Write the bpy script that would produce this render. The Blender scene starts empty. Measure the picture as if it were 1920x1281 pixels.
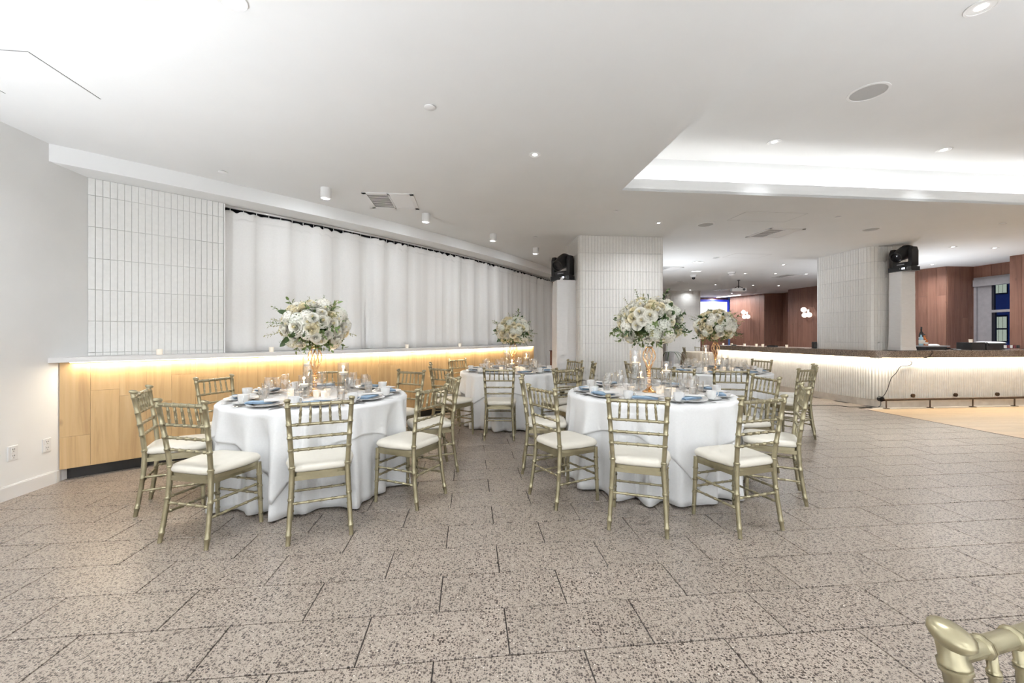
import bpy, math, random
from mathutils import Vector
random.seed(7)
sc = bpy.context.scene
COL = sc.collection
R, pi, cos, sin = math.radians, math.pi, math.cos, math.sin

# ------------------------------------------------------------------ camera, world, exposure
F_PX, CAM_H, HORIZON = 780.0, 1.31, 630.0
cam_data = bpy.data.cameras.new('camera')
cam_data.sensor_width = 36.0
cam_data.lens = F_PX / 1920.0 * 36.0
cam_data.shift_y = -(640.5 - HORIZON) / 1920.0
cam_data.clip_start = 0.05
cam = bpy.data.objects.new('camera', cam_data)
COL.objects.link(cam)
cam.location = (0, 0, CAM_H)
cam.rotation_euler = (pi / 2, 0, 0)
sc.camera = cam

world = bpy.data.worlds.new('evening_sky')
sc.world = world
world.use_nodes = True
world.node_tree.nodes['Background'].inputs['Color'].default_value = (0.10, 0.16, 0.36, 1)
world.node_tree.nodes['Background'].inputs['Strength'].default_value = 0.5

sc.view_settings.view_transform = 'Standard'
sc.view_settings.look = 'None'
sc.view_settings.exposure = 0.24
sc.view_settings.gamma = 1.0
sc.view_settings.use_curve_mapping = False
sc.cycles.use_denoising = True
sc.cycles.max_bounces = 6
sc.cycles.diffuse_bounces = 4
sc.cycles.glossy_bounces = 3
sc.cycles.transmission_bounces = 2
sc.cycles.transparent_max_bounces = 14
sc.cycles.use_adaptive_sampling = True
sc.cycles.adaptive_threshold = 0.12
sc.cycles.adaptive_min_samples = 12
sc.cycles.caustics_reflective = False
sc.cycles.caustics_refractive = False
sc.cycles.sample_clamp_indirect = 4.0

WARM, NEUTRAL, COOL = (1.0, 0.85, 0.65), (0.91, 0.952, 1.0), (0.88, 0.935, 1.0)
COVE_POWER, DOWN_POWER, LEDGE_POWER, BAR_POWER, UP_POWER = 7.0, 10.0, 5.0, 6.5, 76.0   # watts per metre / per lamp

# ------------------------------------------------------------------ frames of reference
TH = R(5.8)                       # the floor grid is turned 5.8 degrees from the view axis
UX, UY, VX, VY = cos(TH), sin(TH), -sin(TH), cos(TH)
def uv(u, v):
    return (UX * u + VX * v, UY * u + VY * v)
def to_uv(x, y):
    return (UX * x + UY * y, VX * x + VY * y)
def at(px, py, z):                # the point at height z that the photograph shows at a pixel
    d = (CAM_H - z) * F_PX / (py - HORIZON)
    return ((px - 960) / F_PX * d, d)
A0 = R(43)
TX, TY, NX, NY = cos(A0), sin(A0), sin(A0), -cos(A0)
def arc(s, off):                  # the curved window wall: s metres along it, off metres towards the room
    k = off - 0.009 * s - 0.021 * s * s
    return (-4.07 + TX * s + NX * k, 3.69 + TY * s + NY * k)
def arc_tan(s):
    dk = -0.009 - 0.042 * s
    x, y = TX + NX * dk, TY + NY * dk
    l = math.hypot(x, y)
    return (x / l, y / l)
def arc_start(off):
    lo, hi = -1.0, 2.0
    for _ in range(50):
        m = (lo + hi) / 2
        x, y = arc(m, off)
        if x < -4.07 - 0.1016 * (y - 3.69): lo = m
        else: hi = m
    return hi
CEIL, SOFF, UPPER = 3.0, 2.844, 3.5

# ------------------------------------------------------------------ mesh helpers
class MB:
    def __init__(s): s.v, s.f = [], []
    def add(s, vs, fs):
        o = len(s.v); s.v += [tuple(p) for p in vs]; s.f += [tuple(i + o for i in q) for q in fs]
        return s
    def box(s, c, d, rz=0.0):
        ca, sa = cos(rz), sin(rz); vs = []
        for z in (-.5, .5):
            for x, y in ((-.5, -.5), (.5, -.5), (.5, .5), (-.5, .5)):
                X, Y = x * d[0], y * d[1]
                vs.append((c[0] + X * ca - Y * sa, c[1] + X * sa + Y * ca, c[2] + z * d[2]))
        return s.add(vs, [(3, 2, 1, 0), (4, 5, 6, 7), (0, 1, 5, 4), (1, 2, 6, 5), (2, 3, 7, 6), (3, 0, 4, 7)])
    def bevbox(s, d, b):            # bevelled-front box centred at origin, front = -y (5 outer faces chamfered)
        x, y, z = d[0] / 2, d[1] / 2, d[2] / 2
        vs = [(-x, y, -z), (x, y, -z), (x, y, z), (-x, y, z),
              (-x, -y + b, -z), (x, -y + b, -z), (x, -y + b, z), (-x, -y + b, z),
              (-x + b, -y, -z + b), (x - b, -y, -z + b), (x - b, -y, z - b), (-x + b, -y, z - b)]
        fs = [(8, 9, 10, 11), (4, 5, 9, 8), (5, 6, 10, 9), (6, 7, 11, 10), (7, 4, 8, 11),
              (0, 1, 5, 4), (1, 2, 6, 5), (2, 3, 7, 6), (3, 0, 4, 7), (3, 2, 1, 0)]
        return s.add(vs, fs)
    def prism(s, poly, z0, z1):
        n = len(poly)
        vs = [(x, y, z0) for x, y in poly] + [(x, y, z1) for x, y in poly]
        fs = [tuple(range(n - 1, -1, -1)), tuple(range(n, 2 * n))]
        fs += [(i, (i + 1) % n, n + (i + 1) % n, n + i) for i in range(n)]
        return s.add(vs, fs)
    def lathe(s, prof, seg=20, c=(0, 0, 0), close=False):
        n = len(prof); vs, fs = [], []
        for k in range(seg):
            a = 2 * pi * k / seg
            for r, z in prof: vs.append((c[0] + r * cos(a), c[1] + r * sin(a), c[2] + z))
        m = n if close else n - 1
        for k in range(seg):
            k2 = (k + 1) % seg
            for i in range(m):
                j = (i + 1) % n
                fs.append((k * n + i, k2 * n + i, k2 * n + j, k * n + j))
        return s.add(vs, fs)
    def tube(s, pts, rad, seg=8, cap=True, closed=False):
        pts = [Vector(p) for p in pts]; n = len(pts)
        if not isinstance(rad, (list, tuple)): rad = [rad] * n
        vs, fs = [], []; up = None
        for i, p in enumerate(pts):
            if closed: t = pts[(i + 1) % n] - pts[i - 1]
            else: t = pts[min(i + 1, n - 1)] - pts[max(i - 1, 0)]
            t = t.normalized() if t.length > 1e-9 else Vector((0, 0, 1))
            if up is None:
                up = Vector((0, 0, 1)) if abs(t.z) < .9 else Vector((1, 0, 0))
            up = (up - t * up.dot(t)).normalized(); w = t.cross(up)
            for k in range(seg):
                a = 2 * pi * k / seg
                vs.append(p + up * (cos(a) * rad[i]) + w * (sin(a) * rad[i]))
        for i in range(n if closed else n - 1):
            for k in range(seg):
                a, b = i * seg + k, i * seg + (k + 1) % seg
                j = ((i + 1) % n) * seg
                fs.append((a, b, j + (k + 1) % seg, j + k))
        if cap and not closed:
            fs.append(tuple(range(seg - 1, -1, -1))); fs.append(tuple((n - 1) * seg + k for k in range(seg)))
        return s.add(vs, fs)
    def grid(s, fn, nu, nv, wrap=False):
        vs = [fn(i / nu, j / nv) for j in range(nv + 1) for i in range(nu + (0 if wrap else 1))]
        w = nu if wrap else nu + 1
        fs = [(j * w + i, j * w + (i + 1) % w, (j + 1) * w + (i + 1) % w, (j + 1) * w + i) for j in range(nv) for i in range(nu)]
        return s.add(vs, fs)
    def sphere(s, c, r, seg=12, rings=8):
        rr = r if isinstance(r, (tuple, list)) else (r, r, r)
        return s.grid(lambda a, b: (c[0] + rr[0] * cos(2 * pi * a) * sin(pi * (b * .998 + .001)), c[1] + rr[1] * sin(2 * pi * a) * sin(pi * (b * .998 + .001)), c[2] - rr[2] * cos(pi * (b * .998 + .001))), seg, rings, True)
    def mesh(s, name, mat, smooth=False):
        me = bpy.data.meshes.new(name)
        me.from_pydata(s.v, [], s.f); me.validate()
        if mat: me.materials.append(mat)
        if smooth:
            try: me.shade_smooth(); me.set_sharp_from_angle(angle=R(smooth if smooth is not True else 45))
            except Exception: pass
        return me
    def build(s, name, mat, parent=None, smooth=False, loc=None, rot=None):
        return link(name, s.mesh(name, mat, smooth), parent, loc, rot)

def link(name, data, parent=None, loc=None, rot=None):
    o = bpy.data.objects.new(name, data); COL.objects.link(o)
    if parent: o.parent = parent
    if loc is not None: o.location = loc
    if rot is not None: o.rotation_euler = rot
    return o
def tag(o, label=None, cat=None, group=None, kind=None):
    if label: o['label'] = label
    if cat: o['category'] = cat
    if group: o['group'] = group
    if kind: o['kind'] = kind
    return o
def struct(o, label=None): return tag(o, label, None, None, 'structure')
def empty(name, loc=(0, 0, 0), rz=0.0):
    o = link(name, None, None, loc, (0, 0, rz)); o.empty_display_size = .1
    return o
def copy_tree(o, parent=None):
    c = o.copy(); COL.objects.link(c); c.parent = parent
    for ch in list(o.children): copy_tree(ch, c)
    return c
def strip(off0, off1, z0, z1, s0, s1, n=40):      # a curved bar following the window wall
    mb = MB(); vs = []
    for i in range(n + 1):
        q = i / n
        for off in (off0, off1):
            a = s0 if s0 is not None else arc_start(off)
            x, y = arc(a + (s1 - a) * q, off); vs += [(x, y, z0), (x, y, z1)]
    fs = []
    for i in range(n):
        a, b = i * 4, i * 4 + 4
        fs += [(a, a + 1, b + 1, b), (a + 2, b + 2, b + 3, a + 3), (a + 1, a + 3, b + 3, b + 1), (a, b, b + 2, a + 2)]
    fs += [(0, 2, 3, 1), (n * 4, n * 4 + 1, n * 4 + 3, n * 4 + 2)]
    return mb.add(vs, fs)
def area(name, loc, aim, sx, sy, power, color, rz=0.0, parent=None, shape='RECTANGLE', spread=180):
    d = bpy.data.lights.new(name, 'AREA'); d.shape = shape; d.size = sx
    if shape in ('RECTANGLE', 'ELLIPSE'): d.size_y = sy
    d.energy = power; d.color = color; d.spread = R(spread)
    o = link(name, d, parent, loc)
    v = Vector(aim); q = v.to_track_quat('-Z', 'Y')
    if abs(v.x) + abs(v.y) < 1e-6:
        o.rotation_euler = (0 if v.z < 0 else pi, 0, rz)
    else:
        o.rotation_euler = q.to_euler()
    return o

# ------------------------------------------------------------------ materials
def mat(name, col, rough=.5, metal=0.0, **kw):
    m = bpy.data.materials.new(name); m.use_nodes = True
    b = m.node_tree.nodes['Principled BSDF']
    b.inputs['Base Color'].default_value = (*col, 1); b.inputs['Roughness'].default_value = rough; b.inputs['Metallic'].default_value = metal
    for k, v in kw.items(): b.inputs[k.replace('_', ' ')].default_value = v
    return m
class NT:
    def __init__(s, m): s.t = m.node_tree; s.b = s.t.nodes.get('Principled BSDF')
    def n(s, typ, **kw):
        o = s.t.nodes.new(typ)
        for k, v in kw.items():
            if hasattr(o, k): setattr(o, k, v)
            else: o.inputs[k.replace('_', ' ')].default_value = v
        return o
    def l(s, a, b): s.t.links.new(a, b)
    def ramp(s, src, stops, interp='LINEAR'):
        r = s.n('ShaderNodeValToRGB'); cr = r.color_ramp; cr.interpolation = interp
        while len(cr.elements) < len(stops): cr.elements.new(.5)
        for e, (p, c) in zip(cr.elements, stops): e.position = p; e.color = (*c, 1)
        s.l(src, r.inputs['Fac']); return r.outputs['Color']
    def mix(s, fac, a, b, mode='MIX'):
        x = s.n('ShaderNodeMix', data_type='RGBA', blend_type=mode)
        for val, key in ((fac, 0), (a, 6), (b, 7)):
            if hasattr(val, 'is_output'): s.l(val, x.inputs[key])
            elif key == 0: x.inputs[0].default_value = val
            else: x.inputs[key].default_value = (*val, 1)
        return x.outputs[2]
    def math(s, op, a, b=0.0):
        x = s.n('ShaderNodeMath', operation=op)
        for i, val in enumerate((a, b)):
            if hasattr(val, 'is_output'): s.l(val, x.inputs[i])
            else: x.inputs[i].default_value = val
        return x.outputs[0]
    def bump(s, h, strength=.2, dist=.002):
        x = s.n('ShaderNodeBump', Strength=strength, Distance=dist); s.l(h, x.inputs['Height']); s.l(x.outputs['Normal'], s.b.inputs['Normal'])
def noisy(name, c1, c2, rough=.5, metal=0.0, scale=8.0, bump=0.0, coord='Object', stretch=(1, 1, 1), detail=4.0, **kw):
    m = mat(name, c1, rough, metal, **kw); t = NT(m)
    tc = t.n('ShaderNodeTexCoord'); mp = t.n('ShaderNodeMapping'); mp.inputs['Scale'].default_value = stretch
    if coord == 'World':
        g = t.n('ShaderNodeNewGeometry'); t.l(g.outputs['Position'], mp.inputs['Vector'])
    else: t.l(tc.outputs[coord], mp.inputs['Vector'])
    nz = t.n('ShaderNodeTexNoise', Scale=scale, Detail=detail); t.l(mp.outputs[0], nz.inputs['Vector'])
    t.l(t.ramp(nz.outputs['Fac'], [(.3, c1), (.7, c2)]), t.b.inputs['Base Color'])
    if bump: t.bump(nz.outputs['Fac'], bump)
    return m
def wood(name, dark, mid, light, rough=.42, vertical=True, rnd=.16):
    m = mat(name, mid, rough); t = NT(m)
    g = t.n('ShaderNodeNewGeometry'); oi = t.n('ShaderNodeObjectInfo')
    mp = t.n('ShaderNodeMapping'); mp.inputs['Scale'].default_value = (9, 9, .55) if vertical else (.6, 9, 9)
    if not vertical: mp.inputs['Rotation'].default_value = (0, 0, -TH)
    off = t.n('ShaderNodeVectorMath', operation='SCALE'); off.inputs[0].default_value = (13, 7, 31); t.l(oi.outputs['Random'], off.inputs['Scale'])
    ad = t.n('ShaderNodeVectorMath', operation='ADD'); t.l(g.outputs['Position'], ad.inputs[0]); t.l(off.outputs[0], ad.inputs[1])
    t.l(ad.outputs[0], mp.inputs['Vector'])
    n1 = t.n('ShaderNodeTexNoise', Scale=1.0, Detail=6.0, Distortion=1.6, Roughness=.62); t.l(mp.outputs[0], n1.inputs['Vector'])
    mp2 = t.n('ShaderNodeMapping'); mp2.inputs['Scale'].default_value = (60, 60, 2.0) if vertical else (2.0, 60, 60); t.l(ad.outputs[0], mp2.inputs['Vector'])
    n2 = t.n('ShaderNodeTexNoise', Scale=1.0, Detail=3.0); t.l(mp2.outputs[0], n2.inputs['Vector'])
    c = t.ramp(n1.outputs['Fac'], [(.25, dark), (.5, mid), (.75, light)])
    c = t.mix(t.math('MULTIPLY', n2.outputs['Fac'], .25), c, dark)
    vo = t.n('ShaderNodeTexVoronoi', Scale=2.3); mp3 = t.n('ShaderNodeMapping'); mp3.inputs['Scale'].default_value = (2, 2, 1) ; t.l(ad.outputs[0], mp3.inputs['Vector']); t.l(mp3.outputs[0], vo.inputs['Vector'])
    kn = t.ramp(vo.outputs['Distance'], [(0.0, (1, 1, 1)), (.035, (.7, .7, .7)), (.10, (0, 0, 0))])
    c = t.mix(t.math('MULTIPLY', kn, .55), c, tuple(q * .45 for q in dark))
    hv = t.n('ShaderNodeHueSaturation'); t.l(c, hv.inputs['Color'])
    t.l(t.math('ADD', t.math('MULTIPLY', oi.outputs['Random'], rnd), 1 - rnd / 2), hv.inputs['Value'])
    t.l(hv.outputs['Color'], t.b.inputs['Base Color']); t.bump(n2.outputs['Fac'], .08, .001)
    return m
def terrazzo(name, base1, base2, chips, scale, rough=.35, dims='2D'):
    m = mat(name, base1, rough); t = NT(m)
    g = t.n('ShaderNodeNewGeometry'); oi = t.n('ShaderNodeObjectInfo')
    nz = t.n('ShaderNodeTexNoise', Scale=40.0, Detail=5.0); t.l(g.outputs['Position'], nz.inputs['Vector'])
    c = t.ramp(nz.outputs['Fac'], [(.3, base1), (.7, base2)])
    warp = t.n('ShaderNodeTexNoise', Scale=scale * 1.1, Detail=1.0); t.l(g.outputs['Position'], warp.inputs['Vector'])
    sw = t.n('ShaderNodeVectorMath', operation='SCALE'); sw.inputs['Scale'].default_value = .55 / scale; t.l(warp.outputs['Color'], sw.inputs[0])
    ad = t.n('ShaderNodeVectorMath', operation='ADD'); t.l(g.outputs['Position'], ad.inputs[0]); t.l(sw.outputs[0], ad.inputs[1])
    for k, (col, sc_, thr, den) in enumerate(chips):
        mp = t.n('ShaderNodeMapping'); mp.inputs['Location'].default_value = (3.1 * k, 1.7 * k, 0); t.l(ad.outputs[0], mp.inputs['Vector'])
        vo = t.n('ShaderNodeTexVoronoi', Scale=scale * sc_, voronoi_dimensions=dims); t.l(mp.outputs[0], vo.inputs['Vector'])
        sp = t.n('ShaderNodeSeparateColor'); t.l(vo.outputs['Color'], sp.inputs[0])
        pick = t.math('LESS_THAN', sp.outputs[0], den)
        lim = t.math('MULTIPLY', sp.outputs[1], thr)
        ins = t.math('LESS_THAN', vo.outputs['Distance'], t.math('ADD', lim, thr * .35))
        c = t.mix(t.math('MULTIPLY', pick, ins), c, t.mix(sp.outputs[2], col, tuple(min(1, q * 1.9) for q in col)))
    hv = t.n('ShaderNodeHueSaturation'); t.l(c, hv.inputs['Color'])
    t.l(t.math('ADD', t.math('MULTIPLY', oi.outputs['Random'], .08), .96), hv.inputs['Value'])
    t.l(hv.outputs['Color'], t.b.inputs['Base Color'])
    return m
def glow(name, col, strength, base=(.8, .8, .8)):
    m = mat(name, base, .4); b = m.node_tree.nodes['Principled BSDF']
    b.inputs['Emission Color'].default_value = (*col, 1); b.inputs['Emission Strength'].default_value = strength
    return m
def thin_glass(name, tint=(.97, .98, .98), ior=1.45, extra=.04, rough=.02):
    m = bpy.data.materials.new(name); m.use_nodes = True; t = NT(m)
    for n in list(t.t.nodes):
        if n.type == 'BSDF_PRINCIPLED': t.t.nodes.remove(n)
    out = [n for n in t.t.nodes if n.type == 'OUTPUT_MATERIAL'][0]
    tr = t.n('ShaderNodeBsdfTransparent'); tr.inputs['Color'].default_value = (*tint, 1)
    gl = t.n('ShaderNodeBsdfGlossy'); gl.inputs['Roughness'].default_value = rough; gl.inputs['Color'].default_value = (.95, .95, .95, 1)
    lw = t.n('ShaderNodeLayerWeight'); lw.inputs['Blend'].default_value = .5
    mx = t.n('ShaderNodeMixShader'); t.l(t.math('ADD', t.math('MULTIPLY', t.math('POWER', lw.outputs['Facing'], 2.5), (ior - 1) * 1.3), extra), mx.inputs[0]); t.l(tr.outputs[0], mx.inputs[1]); t.l(gl.outputs[0], mx.inputs[2])
    t.l(mx.outputs[0], out.inputs['Surface'])
    return m

M = {}
M['wall'] = noisy('white_wall_paint', (.85, .85, .84), (.88, .88, .87), .6, scale=3, coord='World')
M['ceiling'] = noisy('white_ceiling_paint', (.82, .82, .81), (.84, .84, .83), .75, scale=2, coord='World')
M['trim'] = noisy('white_trim_gloss', (.82, .81, .80), (.85, .84, .83), .35, scale=4, coord='World')
M['tile'] = noisy('glazed_white_tile', (.78, .775, .75), (.82, .815, .79), .10, scale=30, bump=.12, coord='World', detail=2)
M['tile_warm'] = noisy('glazed_cream_tile', (.79, .77, .73), (.83, .81, .77), .10, scale=30, bump=.12, coord='World', detail=2)
M['grout'] = noisy('grey_grout', (.56, .55, .53), (.62, .61, .59), .8, scale=40, coord='World')
M['grout_dark'] = noisy('dark_floor_grout', (.035, .03, .026), (.06, .05, .045), .8, scale=40, coord='World')
M['floor'] = terrazzo('terrazzo_floor_tile', (.335, .28, .23), (.395, .335, .28),
    [((.13, .105, .086), 2.6, .42, .45), ((.08, .063, .052), 1.35, .40, .42), ((.042, .032, .026), .85, .36, .42), ((.45, .42, .38), 1.3, .26, .03)], 96.0, .33)
M['granite'] = terrazzo('brown_terrazzo_counter', (.20, .145, .105), (.27, .20, .15), [((.05, .035, .025), 1.0, .5, .5), ((.42, .33, .25), 1.3, .45, .3)], 110.0, .22, '3D')
M['oak'] = wood('pale_oak_planks', (.42, .26, .115), (.59, .39, .185), (.66, .46, .24), rnd=.14)
M['oak_floor'] = wood('pale_oak_floor', (.50, .34, .19), (.60, .43, .25), (.66, .49, .30), .33, False, .1)
M['redwood'] = wood('reddish_wood_planks', (.15, .066, .042), (.235, .112, .076), (.29, .15, .105), .45, True, .2)
M['kick'] = noisy('black_kick_board', (.012, .011, .010), (.02, .018, .016), .5, scale=10)
M['curtain'] = noisy('white_curtain_cloth', (.84, .83, .81), (.87, .86, .84), .85, scale=60, coord='World', Sheen_Weight=.2)
M['dark_glass'] = noisy('night_window_glass', (.02, .02, .025), (.03, .03, .035), .12, scale=3)
M['track'] = mat('brushed_track_metal', (.55, .54, .52), .35, .8)
M['gold_paint'] = noisy('champagne_gold_lacquer', (.30, .262, .160), (.36, .315, .20), .30, .60, scale=25, Coat_Weight=.3, Coat_Roughness=.2)
M['cushion'] = noisy('ivory_vinyl_cushion', (.69, .65, .56), (.73, .69, .60), .42, scale=18, bump=.03)
M['linen'] = noisy('white_table_linen', (.83, .83, .825), (.865, .865, .86), .85, scale=90, bump=.05, coord='World', Sheen_Weight=.15)
M['linen_beige'] = noisy('beige_table_linen', (.66, .56, .43), (.72, .62, .49), .85, scale=90, coord='World')
M['china'] = noisy('white_glazed_china', (.84, .835, .82), (.87, .865, .85), .12, scale=20)
M['napkin'] = noisy('dusty_blue_napkin_cloth', (.27, .39, .53), (.33, .45, .58), .85, scale=80, bump=.1)
M['card'] = noisy('white_menu_card', (.84, .84, .83), (.87, .87, .86), .6, scale=30)
M['steel'] = noisy('polished_cutlery_steel', (.62, .61, .60), (.70, .69, .68), .16, 1.0, scale=20)
M['rose_gold'] = noisy('polished_rose_gold', (.80, .50, .25), (.86, .56, .30), .18, 1.0, scale=15)
M['glass'] = thin_glass('clear_table_glass', (.99, .99, .99), 1.55, .07)
M['water'] = thin_glass('still_water', (.96, .97, .97), 1.33, .10, .05)
M['ice_water'] = thin_glass('iced_water', (.97, .955, .93), 1.33, .22, .35)
M['wax'] = mat('white_candle_wax', (.88, .84, .76), .5)
M['flame'] = glow('candle_flame', (1.0, .66, .30), 9.0)
M['frost'] = glow('frosted_votive_glass', (1.0, .78, .52), .28, (.85, .82, .76))
M['led'] = glow('warm_led_strip', (1.0, .88, .66), 4.0)
M['led_white'] = glow('white_led_strip', (1.0, .97, .93), 4.0)
M['lamp_disc'] = glow('lit_lamp_lens', (1.0, .97, .92), 9.0)
M['globe'] = glow('lit_opal_globe', (1.0, .93, .86), 1.5)
M['reflector'] = mat('white_lamp_reflector', (.85, .85, .84), .25)
M['petal'] = noisy('white_petal', (.92, .885, .77), (.95, .925, .84), .6, scale=30)
M['petal_cream'] = noisy('cream_petal', (.90, .80, .54), (.93, .86, .67), .6, scale=30)
M['petal_heart'] = noisy('yellow_rose_heart', (.80, .70, .42), (.84, .76, .52), .6, scale=30)
M['floret'] = noisy('pale_green_white_floret', (.82, .83, .70), (.89, .89, .81), .65, scale=50)
M['leaf'] = noisy('green_leaf', (.10, .15, .045), (.20, .27, .09), .45, scale=25)
M['leaf_dark'] = noisy('dark_green_leaf', (.035, .065, .02), (.08, .13, .04), .45, scale=25)
M['bract'] = noisy('olive_brown_sprig', (.27, .26, .11), (.42, .40, .20), .6, scale=25)
M['breath'] = noisy('tiny_white_buds', (.82, .80, .72), (.86, .85, .79), .7, scale=25)
M['black'] = noisy('black_plastic_housing', (.012, .012, .013), (.022, .022, .024), .35, scale=30)
M['black_soft'] = noisy('black_rubber_cable', (.02, .018, .016), (.03, .027, .024), .6, scale=30)
M['grey_mesh'] = noisy('grey_speaker_mesh', (.47, .465, .455), (.53, .525, .515), .7, scale=400)
M['slot'] = mat('dark_duct_opening', (.07, .068, .065), .8)
M['sock'] = noisy('white_stretch_cover', (.80, .79, .785), (.84, .83, .825), .8, scale=14, coord='World', bump=.25, stretch=(1, 1, 6))
M['bar_slat'] = noisy('ribbed_cream_stone', (.78, .75, .69), (.86, .835, .78), .4, scale=7, coord='World', stretch=(1, 1, 1.5))
M['plinth'] = noisy('pale_stone_plinth', (.62, .55, .47), (.72, .66, .58), .4, scale=9, coord='World')
M['bronze'] = noisy('dark_bronze_rail', (.085, .055, .035), (.12, .08, .05), .35, .8, scale=20)
M['frame'] = noisy('mauve_grey_window_frame', (.38, .36, .37), (.44, .42, .43), .4, scale=10)
M['pane'] = thin_glass('window_pane', (.9, .93, .97), 1.45, .0)
M['facade'] = noisy('blue_evening_facade', (.11, .15, .34), (.13, .18, .38), .8, scale=2, coord='World')
M['facade_dark'] = mat('dark_window_bars', (.012, .012, .02), .5)
M['lit_pane'] = glow('lit_office_pane', (.80, .86, .62), .42, (.2, .2, .18))
M['screen'] = glow('lit_projection_screen', (.80, .84, 1.0), 1.05, (.7, .7, .7))
M['screen_frame'] = glow('blue_screen_edge', (.02, .03, .45), .5, (.02, .03, .3))
M['outlet'] = mat('white_outlet_plastic', (.80, .79, .78), .3)
M['dark_hole'] = mat('dark_outlet_slot', (.03, .03, .03), .6)
M['bottle_dark'] = mat('dark_bottle_glass', (.015, .012, .010), .08)
M['bottle_amber'] = mat('amber_bottle_glass', (.45, .13, .03), .08)
M['bottle_blue'] = mat('pale_blue_bottle_glass', (.35, .55, .66), .08)
M['paper'] = noisy('paper_label', (.75, .72, .66), (.80, .77, .72), .7, scale=20)
M['cloth_white'] = noisy('folded_white_towel', (.78, .77, .77), (.84, .83, .83), .9, scale=60, bump=.3)
M['cap_red'] = mat('dark_red_cap', (.16, .02, .03), .4)
M['planter'] = noisy('grey_planter', (.40, .40, .42), (.47, .47, .49), .4, scale=8)

# ================================================================== THE SETTING
# ---------------- floor: terrazzo tiles 0.62 x 0.30 in half bond, wood floor by the bar
WOOD_U = 7.02
fb = MB(); fb.prism([uv(-6, -5.4), uv(13.5, -5.4), uv(13.5, 19.4), uv(-6, 19.4)], -.12, -.006)
floor = struct(fb.build('floor', M['grout_dark']), 'speckled grey-beige terrazzo tile floor with dark joints')
PL, PW, GAP = .62, .3005, .0058
def tile_mesh(l, w, mb=None, c=(0, 0), b=.0015):
    x, y = l / 2, w / 2; ca, sa = cos(TH), sin(TH)
    pts = []
    for q, z in ((0, -.012), (0, -b), (b, 0.0)):
        for sx, sy in ((-1, -1), (1, -1), (1, 1), (-1, 1)):
            X, Y = c[0] + sx * (x - q), c[1] + sy * (y - q)
            pts.append((X * ca - Y * sa, X * sa + Y * ca, z))
    fs = [(8, 9, 10, 11)]
    for k in (0, 4):
        fs += [(k + i, k + (i + 1) % 4, k + 4 + (i + 1) % 4, k + 4 + i) for i in range(4)]
    (mb or MB()).add(pts, fs) if mb else None
    return MB().add(pts, fs) if mb is None else mb
cells = []
for k in range(-24, 58):
    vc = 2.0 + PW * (k + .5); off = .165 + (0 if k % 2 else PL / 2)
    for m in range(-10, 24):
        u0, u1 = off + PL * m, off + PL * (m + 1)
        if u0 > 12.6 or vc > 19: continue
        if vc < 6.72 and u0 < WOOD_U < u1: u1 = WOOD_U
        elif vc < 6.72 and u0 >= WOOD_U - .01: continue
        if u1 - u0 < .02: continue
        uc = (u0 + u1) / 2; x, y = uv(uc, vc)
        if vc > 6.9 and uc > 7.6: continue
        vis = y > .6 and abs(x) / y < 960 / F_PX * 1.06 and CAM_H * F_PX / y + HORIZON < 1340
        if x < -4.3 - .1 * (y - 3.69): continue
        dx, dy = x + 4.07, y - 3.69
        s_ = dx * TX + dy * TY; n_ = dx * NX + dy * NY
        if s_ > 0 and n_ < -.55 - .009 * s_ - .021 * s_ * s_ and y < 13: continue
        cells.append((0 if vis else 1, math.hypot(x, y), uc, vc, u1 - u0))
cells.sort()
std = tile_mesh(PL - GAP, PW - GAP).mesh('tile', M['floor'])
rest = MB()
for i, (inv, d, uc, vc, l) in enumerate(cells):
    if i < 290 and not inv:
        x, y = uv(uc, vc)
        me = std if abs(l - PL) < .001 else tile_mesh(l - GAP, PW - GAP).mesh('tile', M['floor'])
        link('tile', me, floor, (x, y, random.uniform(-.0004, .0004)))
    else: tile_mesh(l - GAP, PW - GAP, rest, (uc, vc))
ro = rest.build('tile_field', M['floor'], floor); ro['kind'] = 'stuff'

wf = MB(); wf.prism([uv(WOOD_U, -5.4), uv(13.5, -5.4), uv(13.5, 6.72), uv(WOOD_U, 6.72)], -.006, -.004)
wfo = struct(wf.build('floor_wood', M['grout_dark']), 'pale oak plank floor in front of the bar')
bw = .16
for k in range(42):
    v0 = 6.72 - bw * (k + 1); u = WOOD_U + .012; j = 0
    while u < 12.4:
        l = (1.5 if (k + j) % 2 else 2.1) if j else (.7 + .5 * (k % 3)); l = min(l, 12.45 - u)
        if l < .05: break
        if v0 > -1.0 and u < 10.5:
            b = MB(); x, y = uv(u + l / 2, v0 + bw / 2); b.box((0, 0, -.003), (l - .002, bw - .0015, .006), TH); b.build('floor_plank', M['oak_floor'], wfo, loc=(x, y, 0))
        u += l; j += 1
edge = MB(); edge.prism([uv(WOOD_U, -5.4), uv(WOOD_U + .012, -5.4), uv(WOOD_U + .012, 6.72), uv(WOOD_U, 6.72)], -.005, .002)
struct(edge.build('trim_1', M['bronze']), 'thin metal strip between terrazzo and oak floor')

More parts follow.
